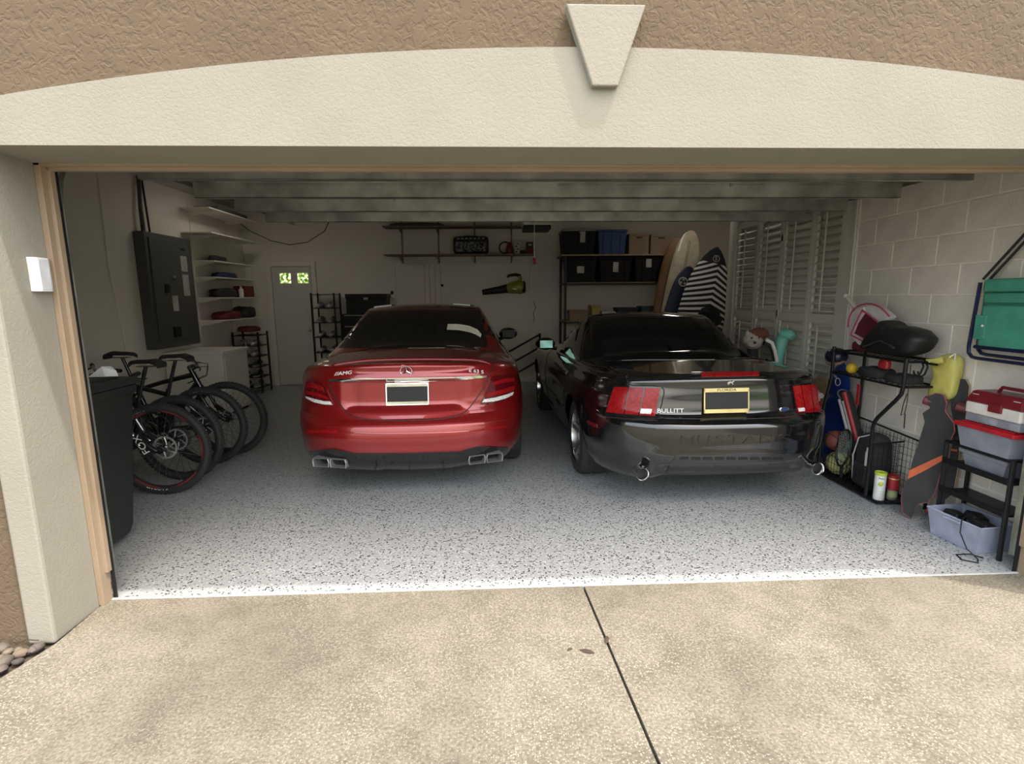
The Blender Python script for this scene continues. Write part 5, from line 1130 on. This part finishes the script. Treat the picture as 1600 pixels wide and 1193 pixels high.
# racket bag and black bag on the rack top
mWhC = M('white_cloth', (.58, .55, .55), .7); mPink = M('pink_cloth', (.42, .04, .10), .65); mMag = M('maroon_lining', (.10, .006, .02), .8)
rb = thing('racket_bag', 'open racket backpack, white and pink with a bulky black body, on the rack top', 'bag', (2.84, 1.38, 1.085))
MB().bx(2.80, 2.93, 1.33, 1.50, 1.09, 1.16).build('base', mMag, rb, world=True, bevel=.02)
def shellp(pts, mat, nm, th=.02, parent=rb, X=2.80):
    m = MB(); q = [WXp(x, y, X) for x, y in pts]; n_ = len(q); m.v = q+[v+Vector((th, 0, 0)) for v in q]; m.f = [list(range(n_)), list(range(n_, 2*n_))[::-1]]+[[i, (i+1) % n_, n_+(i+1) % n_, n_+i] for i in range(n_)]
    return m.build(nm, mat, parent, world=True, bevel=.004)
c5 = lambda pts: [(1270+x/6.626, 440+y/6.628) for x, y in pts]
shellp(c5([(505, 290), (660, 400), (690, 470), (620, 540), (560, 640), (400, 545), (440, 440)]), mMag, 'lining', .04, X=2.83)
shellp(c5([(370, 480), (385, 370), (440, 285), (520, 262), (530, 300), (440, 430), (395, 545)]), mWhC, 'left_panel', .05, X=2.805)
shellp(c5([(515, 262), (570, 232), (680, 265), (790, 360), (770, 385), (700, 440), (650, 390), (530, 300)]), mWhC, 'top_panel', .06, X=2.82)
shellp(c5([(385, 555), (400, 535), (560, 625), (540, 690), (500, 685)]), mWhC, 'bottom_panel', .05, X=2.80)
for a in ([(392, 552), (440, 440), (510, 295)], [(510, 295), (600, 360), (700, 445)], [(395, 550), (480, 595), (560, 640)], [(365, 470), (380, 360), (450, 262), (570, 226), (690, 258), (795, 360)], [(620, 510), (690, 450)]): MB().tube([WXp(x, y, 2.795) for x, y in spline(c5(a), 12)], .006, 6).build('pink_piping', mPink, rb, world=True, smooth=True)
rc_ = thing('racket', 'white tennis racket handle sticking up out of the pink bag', 'racket', (2.86, 1.5, 1.3)); mGr = M('grip_white', (.58, .52, .46), .7)
h0, h1 = WXp(*c5([(445, 275)])[0], 2.86), WXp(*c5([(350, 160)])[0], 2.86); MB().tube([h0+(h0-h1)*.3, h1], .0165, 10).build('handle', mGr, rc_, world=True, smooth=True); MB().tube([h1, h1+(h1-h0).normalized()*.02], .0195, 10).build('butt_cap', mWhite, rc_, world=True, smooth=True)
def pillow(name, mat, pts, X0, X1, par, n=24, seed=0, amp=.006):
    rng = random.Random(seed); o = resample(pts+[pts[0]], n)[:-1]; cx_ = sum(p[0] for p in o)/n; cy_ = sum(p[1] for p in o)/n; rows = []; fs = []
    for X, k in ((X0, .74), (X0+(X1-X0)*.12, .95), (X0+(X1-X0)*.4, 1.0), (X0+(X1-X0)*.7, .98), (X1, .85)):
        rows.append([WXp(cx_+(x-cx_)*k, cy_+(y-cy_)*k, X0+(X1-X0)*.4)+Vector((X-X0-(X1-X0)*.4, 0, 0))+Vector((rng.uniform(-amp, amp), rng.uniform(-amp, amp), rng.uniform(-amp, amp))) for x, y in o])
    m = MB().grid(rows, wrap=True); m.f += [list(range(n)), [4*n+q for q in range(n)]]; return m.build(name, mat, par, world=True, smooth=True, sub=1)
bk_ = rb
pillow('black_body', M('nylon_black', (.010, .010, .011), .55, bump=(12, .6)), c5([(530, 690), (600, 560), (690, 450), (775, 370), (850, 458), (970, 455), (1100, 500), (1200, 580), (1150, 690), (1090, 760), (960, 775), (800, 760), (660, 735)]), 2.74, 2.97, bk_, 26, 4, .007)
shellp_bag = MB().tube([(2.72, 1.25, 1.14), (2.73, 1.1, 1.20), (2.72, .95, 1.16)], .008, 6).build('bag_strap', mCharc, bk_, world=True, smooth=True)
lump('red_pouch', 'small red pouch hanging under the rack top', 'pouch', (2.80, 1.12, .985), (.05, .10, .08), mRed, seed=52)
# mid shelf things
lump('black_gloves', 'pile of black gloves on the middle shelf of the sports rack', 'gloves', (2.84, 1.24, .903), (.20, .26, .09), mCharc, seed=53); lump('knee_pads', 'black pads at the near end of the rack middle shelf', 'pads', (2.84, .98, .903), (.20, .24, .075), mCharc, seed=54)
yb = MB().sph((0, 0, .042), .042, 16, 10).build('yellow_ball', M('ball_yellow', (.62, .42, .02), .6), None, smooth=True); yb.location = (2.80, 1.46, .903); tag(yb, 'small yellow ball on the middle shelf of the sports rack', 'ball')
tag(MB().bx(2.715, 2.72, 1.235, 1.27, .69, .85).build('red_strap', mRed, None, bevel=.002), 'flat red strap hanging below the middle rack shelf', 'strap')
cdl = thing('hanging_cord', 'thin black cord with toggle hanging from the rack right end', 'cord', (2.75, .80, .9)); MB().tube([(2.73, .80, 1.06), (2.735, .80, .8), (2.735, .81, .72), (2.735, .84, .70), (2.735, .83, .78), (2.735, .81, .86)], .003, 6).build('loop', mDark, cdl, world=True, smooth=True); MB().tube([(2.735, .805, .72), (2.735, .80, .62)], .004, 6).build('tail', mDark, cdl, world=True)
# helmet, navy board
hm = thing('skate_helmet', 'dark helmet with tan lining hanging at the rack far end', 'helmet', (2.80, 1.66, 1.02)); MB().sph((0, 0, .0), .085, 18, 12, (1, 1.05, .85)).build('shell', M('helmet_navy', (.012, .012, .03), .3), hm, smooth=True); MB().lathe([(.06, 0), (.08, .0), (.08, .02), (.06, .02), (.06, 0)], (0, 0, -.03), (-.6, -.3, 1), 18).build('lining', mCard, hm); MB().tube([(-.06, -.04, -.05), (-.05, -.03, -.14), (-.02, .03, -.05)], .006, 6).build('chin_strap', mDark, hm, smooth=True)
kb = thing('wakeboard', 'dark blue board with round logo standing behind the sports rack far post', 'board', (2.80, 1.80, .0))
rows = []
for i in range(17):
    s_ = i/16; z = .02+.93*s_; hw = .15*max(.05, (1-abs(2*s_-1)**3.2)**.5); rows.append([Vector((.10+.06*s_+.018*sin(a), hw*cos(a), z)) for a in [2*PI*k/14 for k in range(14)]])
mBlu = M('board_blue', (.010, .022, .13), .35, coat=.4, col2=(.015, .05, .25), noise=(3, .1)); m = MB().grid(rows, wrap=True); m.f += [list(range(14)), [16*14+k for k in range(14)]]; m.build('deck', mBlu, kb, smooth=True)
MB().lathe([(.028, 0), (.036, 0), (.036, .004), (.028, .004), (.028, 0)], (.118, -.02, .78), (-1, 0, 0), 20).build('logo_ring', mWhite, kb); MB().box((.135, .05, .82), (.004, .06, .02), rotm(rx=.3)).build('logo_mark', mPap, kb)
skt = thing('skateboard', 'worn wooden skateboard standing left of the blue board', 'skateboard', (2.86, 2.06, 0)); MB().prism([(-.09, .1), (-.1, .02), (-.05, 0), (.05, 0), (.1, .02), (.1, .72), (.06, .79), (-.06, .79), (-.1, .72)], (0, 0, 0), (0, 1, 0), (.12, 0, 1), (.012, 0, 0)).build('deck', mPly, skt, bevel=.004)
for z in (.16, .62): MB().cyl((-.03+z*.12, -.07, z), (-.03+z*.12, .07, z), .012, 8).build('truck', mSteel, skt); [MB().cyl((-.03+z*.12, y-.015, z), (-.03+z*.12, y+.015, z), .027, 14).build('wheel', mWhite, skt) for y in (-.075, .075)]
# basket contents
def ball(name, label, c, r, mat, seam):
    t = thing(name, label, 'ball', (c[0], c[1], c[2])); MB().sph((0, 0, 0), r, 24, 16).build('skin', mat, t, smooth=True)
    for ax in ((1, 0, 0), (0, 1, 0), (.7, 0, .7), (-.7, 0, .7)):
        u = Vector(ax).orthogonal().normalized(); v = Vector(ax).normalized().cross(u); MB().tube([(u*cos(2*PI*k/28)+v*sin(2*PI*k/28))*r for k in range(28)], .003, 5, closed=True).build('seam', seam, t, smooth=True)
ball('volleyball', 'pale yellow ball in the bottom of the wire basket', (2.83, 1.545, .02+.104), .10, M('ball_cream', (.50, .48, .20), .6), mDark); ball('basketball', 'red brown basketball behind the pale ball in the rack', (2.80, 1.57, .315), .085, M('ball_red', (.20, .055, .035), .65), mDark)
bb = thing('bat_bag', 'black red and white bat bag leaning in the wire basket', 'bag', (2.84, 1.35, .03))
p0, p1 = Vector((2.925, 1.39, .15)), Vector((2.86, 1.61, .72)); d = (p1-p0)
MB().tube([p0, p0+d*.3, p0+d*.75, p0+d*.95, p1], [.05, .055, .055, .055, .045], 14).build('body', mCharc, bb, world=True, smooth=True)
sd = Vector((-.045, -.02, .02)); MB().tube([p0+d*.3+sd+Vector((0, -.03, .02)), p0+d*.95+sd+Vector((0, -.03, .02))], .018, 8).build('red_stripe', mRed, bb, world=True, smooth=True); MB().tube([p0+d*.5+sd+Vector((0, .02, -.03)), p0+d*.92+sd+Vector((0, .02, -.03))], .018, 8).build('white_stripe', mWhC, bb, world=True, smooth=True); MB().tube([p0+d*.4+sd*1.15, p0+d*.85+sd*1.15], .008, 8).build('white_piping', mWhC, bb, world=True, smooth=True)
for k in (.88, .96): MB().tube([p0+d*k+Vector((.056*cos(a), .038*sin(a), .04*sin(a))) for a in [2*PI*q/16 for q in range(16)]], .006, 6, closed=True).build('end_band', mSatin, bb, world=True, smooth=True)
bp = thing('backpack', 'black backpack with white piping in the near half of the wire basket', 'backpack', (2.865, 1.21, .025))
rows = []
for z, k in ((0, .85), (.04, 1), (.25, 1), (.38, .95), (.43, .75), (.45, .3)): rows.append([Vector((.10*k*abs(cos(a))**.6*(1 if cos(a) > 0 else -1), .105*k*abs(sin(a))**.6*(1 if sin(a) > 0 else -1), z)) for a in [2*PI*q/20 for q in range(20)]])
m = MB().grid(rows, wrap=True); m.f += [list(range(20)), [100+q for q in range(20)]]; m.build('body', mCharc, bp, smooth=True, sub=1)
MB().tube([(-.095, .08, .06), (-.10, .09, .25), (-.09, .06, .40), (-.06, -.03, .445), (-.085, -.08, .36), (-.09, -.09, .15)], .005, 6).build('white_piping', mWhC, bp, smooth=True); MB().bx(-.115, -.085, -.07, .06, .04, .22).build('front_pocket', mCharc, bp, bevel=.012)
wbt = tag(MB().lathe([(0, 0), (.02, 0), (.022, .10), (.016, .12), (.016, .14), (0, .14)], (0, 0, 0), (0, 0, 1), 14).build('white_bottle', mWhC, None, smooth=True), 'slim white bottle tucked at the backpack side pocket', 'bottle'); wbt.location = (2.748, 1.115, .245)
nt_ = thing('racket', 'dark racket with pale strings standing in the wire basket', 'racket', (2.75, 1.40, .03)); el = [(2.755+.02*sin(a), 1.40+.075*cos(a), .30+.15*sin(a)) for a in [2*PI*k/32 for k in range(32)]]; MB().tube(el, .008, 6, closed=True).build('hoop', mDark, nt_, world=True, smooth=True); m = MB()
for k in range(-3, 4):
    y = k*.02; h = .15*math.sqrt(max(0, 1-(y/.075)**2)); m.tube([(2.755, 1.40+y, .30-h), (2.755, 1.40+y, .30+h)], .0012, 4)
for k in range(-6, 7):
    z = k*.021; h = .075*math.sqrt(max(0, 1-(z/.15)**2)); m.tube([(2.755, 1.40-h, .30+z), (2.755, 1.40+h, .30+z)], .0012, 4)
m.build('strings', M('string_mint', (.35, .5, .42), .6), nt_, world=True); MB().tube([(2.755, 1.40, .15), (2.755, 1.40, .05)], .013, 8).build('handle', mDark, nt_, world=True)
# tennis ball cans
mCanW = M('can_white', (.70, .70, .66), .4); mLimeB = M('ball_lime', (.48, .58, .06), .8, bump=(80, .5))
t1 = thing('tennis_ball_can', 'white tennis ball can with lime lid in front of the rack post', 'can', (2.775, 1.006, .022)); MB().lathe([(0, 0), (.036, 0), (.037, .01), (.037, .19), (0, .19)], (0, 0, 0), (0, 0, 1), 24).build('can', mCanW, t1, smooth=True); MB().lathe([(.037, .188), (.040, .19), (.040, .21), (.030, .212), (.028, .206), (0, .206)], (0, 0, 0), (0, 0, 1), 24).build('lid', mLimeB, t1, smooth=True); MB().sph((-.010, -.026, .128), .022, 14, 10, (1, .55, 1)).build('printed_ball', mLimeB, t1, smooth=True)
for k in range(4): MB().lathe([(.0375, .02+.016*k), (.0375, .024+.016*k)], (0, 0, 0), (0, 0, 1), 10, 1.6).build('print_line', mPap, t1).rotation_euler = (0, 0, 3.4)
text('can_lettering', 'Penn', .020, mGrey, t1, frame((-.017, -.0345, .17), (.9, -.43, 0), (0, 0, 1)), .0005)
t2 = thing('tennis_ball_can', 'clear tennis ball can with red top beside the white can', 'can', (2.875, 1.004, .022)); MB().lathe([(.034, .0), (.0355, .004), (.0355, .115), (.034, .115), (.034, .0)], (0, 0, 0), (0, 0, 1), 24).build('tube', M('clear_tube', (.5, .5, .48), .08, alpha=.22, spec=.6), t2, smooth=True); MB().sph((0, 0, .035), .0325, 16, 10).build('tennis_ball', mLimeB, t2, smooth=True); MB().lathe([(.036, .075), (.0365, .08), (.0365, .16), (.036, .165)], (0, 0, 0), (0, 0, 1), 24).build('red_wrap', mRed, t2, smooth=True); MB().lathe([(.0365, .165), (.039, .168), (.039, .185), (0, .187)], (0, 0, 0), (0, 0, 1), 24).build('lid', mRed, t2, smooth=True); MB().lathe([(.037, .158), (.038, .160), (.038, .166), (.037, .168)], (0, 0, 0), (0, 0, 1), 24).build('gold_band', mGold, t2, smooth=True)
# yellow drawstring bag
yg = thing('yellow_bag', 'crumpled yellow drawstring bag hanging from the rack hooks', 'bag', (2.90, .705, .72)); mYb = M('yellow_vinyl', (.60, .55, .14), .5, bump=(10, .7)); c8 = lambda pts: [(1440+x/4.419, 350+y/4.419) for x, y in pts]
pillow('sack', mYb, c8([(78, 962), (130, 928), (150, 900), (215, 896), (268, 918), (262, 1000), (243, 1090), (226, 1195), (205, 1222), (88, 1222), (60, 1195), (72, 1090), (98, 1010)]), 2.925, 3.018, yg, 28, 8, .009); MB().tube([(2.90, .74, 1.10), (2.87, .78, 1.085), (2.85, .82, 1.09)], [.025, .02, .006], 8).build('neck', mYb, yg, world=True, smooth=True); MB().tube([(2.9, .70, 1.12), (2.92, .68, 1.15), (2.93, .69, 1.11)], .006, 6).tube([(2.86, .79, 1.09), (2.84, .80, 1.06)], .005, 6).build('drawstring', mWhite, yg, world=True, smooth=True)
# longboards
def PPl(x, y, P, n):
    d = _F+_R*((x-800)/FPX)-_U*((y-596.5)/FPX); P = Vector(P); n = Vector(n); return CAM+d*((P-CAM).dot(n)/d.dot(n))
c7 = lambda pts: [(1400+x/3.975, 580+y/3.977) for x, y in pts]
nL = Vector((-.8, -.6, .12)).normalized(); P1 = Vector((2.745, .72, 0)); mGrip = M('grip_tape', (.030, .030, .030), .9, noise=(6, .08)); mWheelM = M('wheel_maroon', (.14, .025, .03), .5); mRedEdge = M('deck_edge_red', (.30, .045, .06), .5); mOr = M('orange_stripe', (.50, .10, .035), .7)
def slabp(pts, P, n, th, nm, mat, par, off=0):
    q = [PPl(x, y, P, n)+n*off for x, y in pts]; k = len(q); m = MB(); m.v = q+[v-n*th for v in q]; m.f = [list(range(k)), list(range(k, 2*k))[::-1]]+[[i, (i+1) % k, k+(i+1) % k, k+i] for i in range(k)]; return m.build(nm, mat, par, world=True)
ol1 = c7([(245, 133), (205, 150), (196, 180), (215, 225), (166, 258), (180, 312), (140, 440), (98, 565), (72, 665), (36, 740), (30, 800), (40, 880), (92, 915), (118, 842), (150, 822), (200, 815), (240, 760), (268, 670), (290, 590), (330, 445), (368, 375), (364, 320), (330, 275), (308, 245), (318, 195), (300, 145), (275, 135)])
l1 = thing('longboard', 'black grip-tape longboard with orange stripe leaning in front of the rack', 'longboard', (2.82, .70, 0))
slabp(ol1, P1, nL, .014, 'deck', mRedEdge, l1); slabp([(x+(1437-x)*.035, y+(710-y)*.012) for x, y in ol1], P1, nL, .002, 'grip_tape', mGrip, l1, .0025)
slabp(c7([(82, 615), (200, 560), (305, 512), (298, 548), (200, 605), (76, 668)]), P1, nL, .001, 'orange_stripe', mOr, l1, .004)
def truck(P, n, par, ax):
    ax = Vector(ax).normalized(); c = P-n*.05; MB().tube([P-n*.014, c], .016, 8).tube([c-ax*.10, c+ax*.10], .010, 8).build('truck', mSteel, par, world=True, smooth=True)
    for s_ in (-1, 1): MB().tube([c+ax*(s_*.085-.022), c+ax*(s_*.085-.018), c+ax*(s_*.085+.018), c+ax*(s_*.085+.022)], [.027, .034, .034, .027], 18).build('wheel', mWheelM, par, world=True, smooth=True)
axl = nL.cross(Vector((0, 0, 1)))
for (x, y) in ((418, 232), (232, 880), (215, 190)):
    a2 = Vector((.55, -.75, -.25)).normalized(); c = PPl(*c7([(x, y)])[0], P1, nL)-nL*.028
    MB().tube([c-a2*.045, c-a2*.04, c+a2*.04, c+a2*.045], [.024, .031, .031, .024], 18).build('wheel', mWheelM, l1, world=True, smooth=True); MB().tube([c+a2*.041, c+a2*.048], .013, 12).build('bearing', mSteel, l1, world=True)
P2 = Vector((2.85, .69, 0)); ol2 = c7([(390, 42), (362, 60), (345, 120), (345, 230), (370, 330), (352, 480), (290, 700), (262, 800), (262, 900), (270, 935), (292, 930), (296, 860), (305, 800), (360, 755), (388, 600), (404, 420), (440, 300), (452, 200), (462, 90), (440, 50)])
l2 = thing('longboard', 'second darker longboard standing behind the orange-striped one', 'longboard', (2.93, .62, 0)); slabp(ol2, P2, nL, .014, 'deck', mPly, l2); slabp([(x+(1492-x)*.04-1.2, y) for x, y in ol2], P2, nL, .002, 'grip_tape', mGrip, l2, .0025)
slabp(c7([(335, 478), (382, 486), (378, 498), (333, 490)]), P2, nL, .001, 'orange_stripe', mOr, l2, .004)
tlb = thing('skateboard_deck', 'dark skateboard with pale edge behind the tackle box', 'skateboard', (2.98, .60, .75)); slabp(c7([(432, 80), (445, 60), (480, 60), (500, 100), (500, 180), (470, 260), (448, 300), (440, 200)]), Vector((2.93, .69, 0)), nL, .014, 'deck', mGrip, tlb); slabp(c7([(432, 85), (445, 82), (440, 195), (428, 198)]), Vector((2.925, .69, 0)), nL, .01, 'edge', mPap, tlb)
tlb.location.z = .75
# bin stand with totes
mClearT = M('clear_plastic', (.34, .36, .42), .25, alpha=.62, spec=.5); mRedLid = M('red_lid', (.42, .012, .02), .4)
bs = thing('bin_stand', 'black open storage stand for plastic tubs by the right jamb', 'stand', (2.91, .28, 0))
for y in (.128, .56):
    for x in (2.83, 3.0): MB().tube([(x, y, 0), (x, y, .60)], .013, 8).build('post', mBlackMetal, bs, world=True, smooth=True)
for z in (.27, .46, .595):
    MB().box((2.915, .344, z), (.20, .43, .014), rotm(ry=.0)).build('shelf', mBlackMetal, bs, world=True, bevel=.004); z < .5 and MB().bx(2.815, 2.83, .13, .56, z, z+.03).build('shelf_lip', mBlackMetal, bs, world=True, bevel=.004)
def tub(name, label, c, d, mat, lid=None, lidm=None, rz=0, hollow=True, cat='tub'):
    t = thing(name, label, cat, c, rz); x, y, h = d
    if hollow:
        m = MB(); o = lambda z, k, q=0: [Vector((sx*(x/2*k-q), sy*(y/2*k-q), z)) for sx, sy in ((-1, -1), (1, -1), (1, 1), (-1, 1))]
        m.grid([o(.006, .86, .004), o(0, .86), o(h, 1), o(h, 1, .005), o(.006, .86, .006)], wrap=True); m.f += [[4, 5, 6, 7], [16, 17, 18, 19]]; m.build('tub', mat, t)
        r = MB().tube([(sx*x/2, sy*y/2, h) for sx, sy in ((-1, -1), (1, -1), (1, 1), (-1, 1))], .007, 6, closed=True).build('rim', mat, t)
    if lid: MB().box((0, 0, h+.012), (x+.03, y+.03, .024)).box((0, 0, h+.028), (x-.03, y-.03, .01)).build('lid', lidm, t, bevel=.006)
    return t
tub('storage_tub', 'clear tub with a bright red lid under the tackle box', (2.905, .305, .603), (.20, .35, .125), mClearT, True, mRedLid); 
sm = tub('storage_tub', 'small clear lidded tub with yellow papers on the middle stand shelf', (2.93, .33, .468), (.15, .28, .085), mClearT, True, mClearT); lump('paper_stack', 'yellow booklets inside the small clear tub', 'papers', (2.93, .33, .475), (.09, .17, .04), mYel, seed=61)
bt = tub('storage_tub', 'large open clear tub on the floor full of black gear', (2.86, .358, .002), (.26, .335, .17), M('clear_plastic_blue', (.42, .45, .56), .25, alpha=.72, spec=.5), rz=.10); MB().box((-.138, 0, .155), (.02, .10, .012)).build('handle', MATS['clear_plastic_blue'], bt, bevel=.004)
for i, (dx, dy, a, nm) in enumerate(((-.02, .088, .2, 'far'), (.02, -.012, -.2, 'middle'), (-.01, -.10, .12, 'near'))):
    q = tag(MB().box((0, 0, 0), (.10, .095, .05), None, (.9, .9)).build('black_device', mDark, None, bevel=.01), nm+' black electronic device lying in the open floor tub', 'device', 'black devices in the floor tub'); q.location = (2.86+dx, .358+dy, (.14, .165, .15)[i]); q.rotation_euler = (.15, .2, a)
tag(MB().tube([(2.79, .305, .205), (2.745, .29, .195), (2.715, .27, .188), (2.695, .25, .12), (2.70, .20, .04), (2.715, .14, .006), (2.68, .10, .005), (2.62, .14, .005), (2.64, .20, .005), (2.715, .19, .012), (2.76, .15, .005)], .004, 6).build('power_cable', mDark, None, smooth=True), 'thin black cable looping out of the floor tub onto the floor', 'cable')
# tackle box
mTkR = M('tackle_red', (.16, .012, .016), .35); mTkW = M('tackle_white', (.66, .63, .58), .4)
tk = thing('tackle_box', 'maroon and white tackle box on top of the red lid', 'tackle box', (2.905, .30, .765))
MB().bx(2.82, 3.0, .12, .45, .766, .815).build('clear_tray', mClearT, tk, world=True, bevel=.005); MB().bx(2.815, 3.005, .115, .455, .815, .885).build('body', mTkW, tk, world=True, bevel=.01); MB().box((2.91, .285, .92), (.20, .36, .07), None, (.72, .86)).build('lid', mTkR, tk, world=True, bevel=.012); MB().tube([(2.91, .15, .955), (2.91, .17, .985), (2.91, .33, .985), (2.91, .35, .955)], .010, 8).build('handle', mTkR, tk, world=True, smooth=True); MB().bx(2.802, 2.816, .22, .30, .85, .90).build('latch', mTkR, tk, world=True, bevel=.004); MB().bx(2.805, 2.814, .23, .29, .878, .886).build('latch_bar', mTkW, tk, world=True)
for y in (.41, .16): MB().bx(2.828, 2.86, y-.02, y+.02, .925, .935).build('lid_clip', mPap, tk, world=True)
for i in range(5): MB().bx(2.826, 2.84, .14+.06*i, .18+.06*i, .772, .805).build('tray_label', (mPap, mMar, mWhite, mPap, mGrey)[i], tk, world=True)
# folding beach chair on the wall
ck_ = thing('beach_chair', 'folded green beach chair with navy frame hung on the block wall', 'chair', (2.97, .40, 1.13)); mTeal = M('teal_canvas', (.06, .30, .21), .75, bump=(120, .3)); mNvT = M('navy_tube', (.012, .014, .055), .3, coat=.4)
yr = .06
for (X, y0, zb, zt, nm) in ((2.955, .63, 1.13, 1.60, 'outer_frame'), (2.985, .60, 1.155, 1.62, 'inner_frame')): MB().tube([(X, y0-.02, zt), (X, y0, zb+.07), (X, y0-.005, zb+.03), (X, y0-.03, zb+.005), (X, y0-.07, zb), (X, yr+.07, zb), (X, yr+.03, zb+.005), (X, yr, zb+.07), (X, yr+.02, zt)], .011, 8).build(nm, mNvT, ck_, world=True, smooth=True)
MB().tube([(2.965, .60, 1.20), (2.965, .08, 1.20)], .012, 8).build('seat_bar', mNvT, ck_, world=True, smooth=True); MB().bx(2.975, 2.99, .08, .60, 1.19, 1.55).build('seat_fabric', mTeal, ck_, world=True, bevel=.005); MB().bx(2.95, 2.972, .09, .57, 1.21, 1.46).build('back_fabric', mTeal, ck_, world=True, bevel=.008); MB().bx(2.945, 2.985, .10, .57, 1.475, 1.535).build('headrest_lower', mTeal, ck_, world=True, bevel=.012); MB().bx(2.94, 2.985, .10, .58, 1.54, 1.62).build('headrest', mTeal, ck_, world=True, bevel=.018); MB().bx(2.943, 2.953, .53, .60, 1.25, 1.40).build('side_flap', mTeal, ck_, world=True, bevel=.003); MB().sph((2.943, .545, 1.335), .008, 10, 6).build('snap_button', mWhite, ck_, world=True, smooth=True)
MB().tube([(2.96, .60, 1.62), (2.97, .40, 1.86), (2.98, .335, 1.95), (2.985, .26, 1.86), (2.96, .08, 1.62)], .008, 6).build('strap', mCharc, ck_, world=True, smooth=True); MB().tube([(2.975, .57, 1.62), (2.985, .38, 1.85), (2.985, .335, 1.93)], .008, 6).build('strap', mCharc, ck_, world=True, smooth=True)
whk = tag(MB().tube([(WR+.01, .335, 1.955), (2.97, .335, 1.94), (2.96, .335, 1.95), (2.955, .335, 1.97)], .006, 8).build('wall_hook', mWhite, None, smooth=True), 'small white hook in the block wall holding the beach chair', 'hook')
# small weathered details outdoors: river stones, leaves
rng = random.Random(11); mSt = [M('stone_grey', (.10, .083, .066), .8, noise=(12, .1)), M('stone_tan', (.15, .112, .076), .8, noise=(12, .1)), M('stone_dark', (.055, .043, .035), .8, noise=(12, .1))]; stones = []
placed = []
for k in range(900):
    x, y = rng.uniform(-2.52, -2.12), rng.uniform(-.68, -.36); r = rng.uniform(.018, .036)
    if x > -2.125-r-(-.33-y)*.15: continue
    if any((x-a)**2+(y-b)**2 < (r+c)**2*.62 for a, b, c in placed): continue
    placed.append((x, y, r))
for i, (x, y, r) in enumerate(placed):
    o = MB().sph((0, 0, 0), r, 9, 6, (1.15, .9, .62), .09, rng).build('river_stone', mSt[i % 3], None, smooth=True); o.location = (x, y, -.022+r*.5); o.rotation_euler = (rng.uniform(-.15, .15), rng.uniform(-.15, .15), rng.uniform(0, 6)); tag(o, ('grey', 'tan', 'dark brown')[i % 3]+(' small' if r < .027 else ' larger')+' rounded river stone in the bed beside the left pillar', 'stone', ('grey', 'tan', 'dark brown')[i % 3]+(' small' if r < .027 else ' larger')+' river stones beside the pillar')
mLeaf = M('dry_leaf', (.05, .03, .018), .8)
for i, (px_, py_, L_, nm) in enumerate(((917, 1018, .035, 'larger brown dry leaf lying left of the driveway joint'), (890, 1015, .016, 'tiny dark leaf crumb left of the larger dry leaf'), (948, 1000, .03, 'dark twig lying across the driveway joint'))):
    d_ = _F+_R*((px_-800)/FPX)-_U*((py_-596.5)/FPX); p = CAM+d_*((0-CAM.z)/d_.z)
    o = MB().add([(-L_, 0, .002), (-L_*.3, L_*.35, .004), (L_*.5, L_*.28, .006), (L_, 0, .003), (L_*.4, -L_*.3, .005), (-L_*.4, -L_*.3, .002), (0, 0, .008)], [(0, 6, 1), (1, 6, 2), (2, 6, 3), (3, 6, 4), (4, 6, 5), (5, 6, 0)]).build('dry_leaf', mLeaf, None); o.location = (p.x, p.y, .0005); o.rotation_euler = (0, 0, .8*i-.4); md = o.modifiers.new('t', 'SOLIDIFY'); md.thickness = .001; tag(o, nm, 'leaf')
tw = tag(MB().tube([(-2.27, -.36, .0), (-2.2, -.37, .035), (-2.12, -.40, .05)], .0025, 5).build('twig', mLeaf, None, smooth=True), 'thin dark stem sticking out over the stones by the pillar', 'stem')
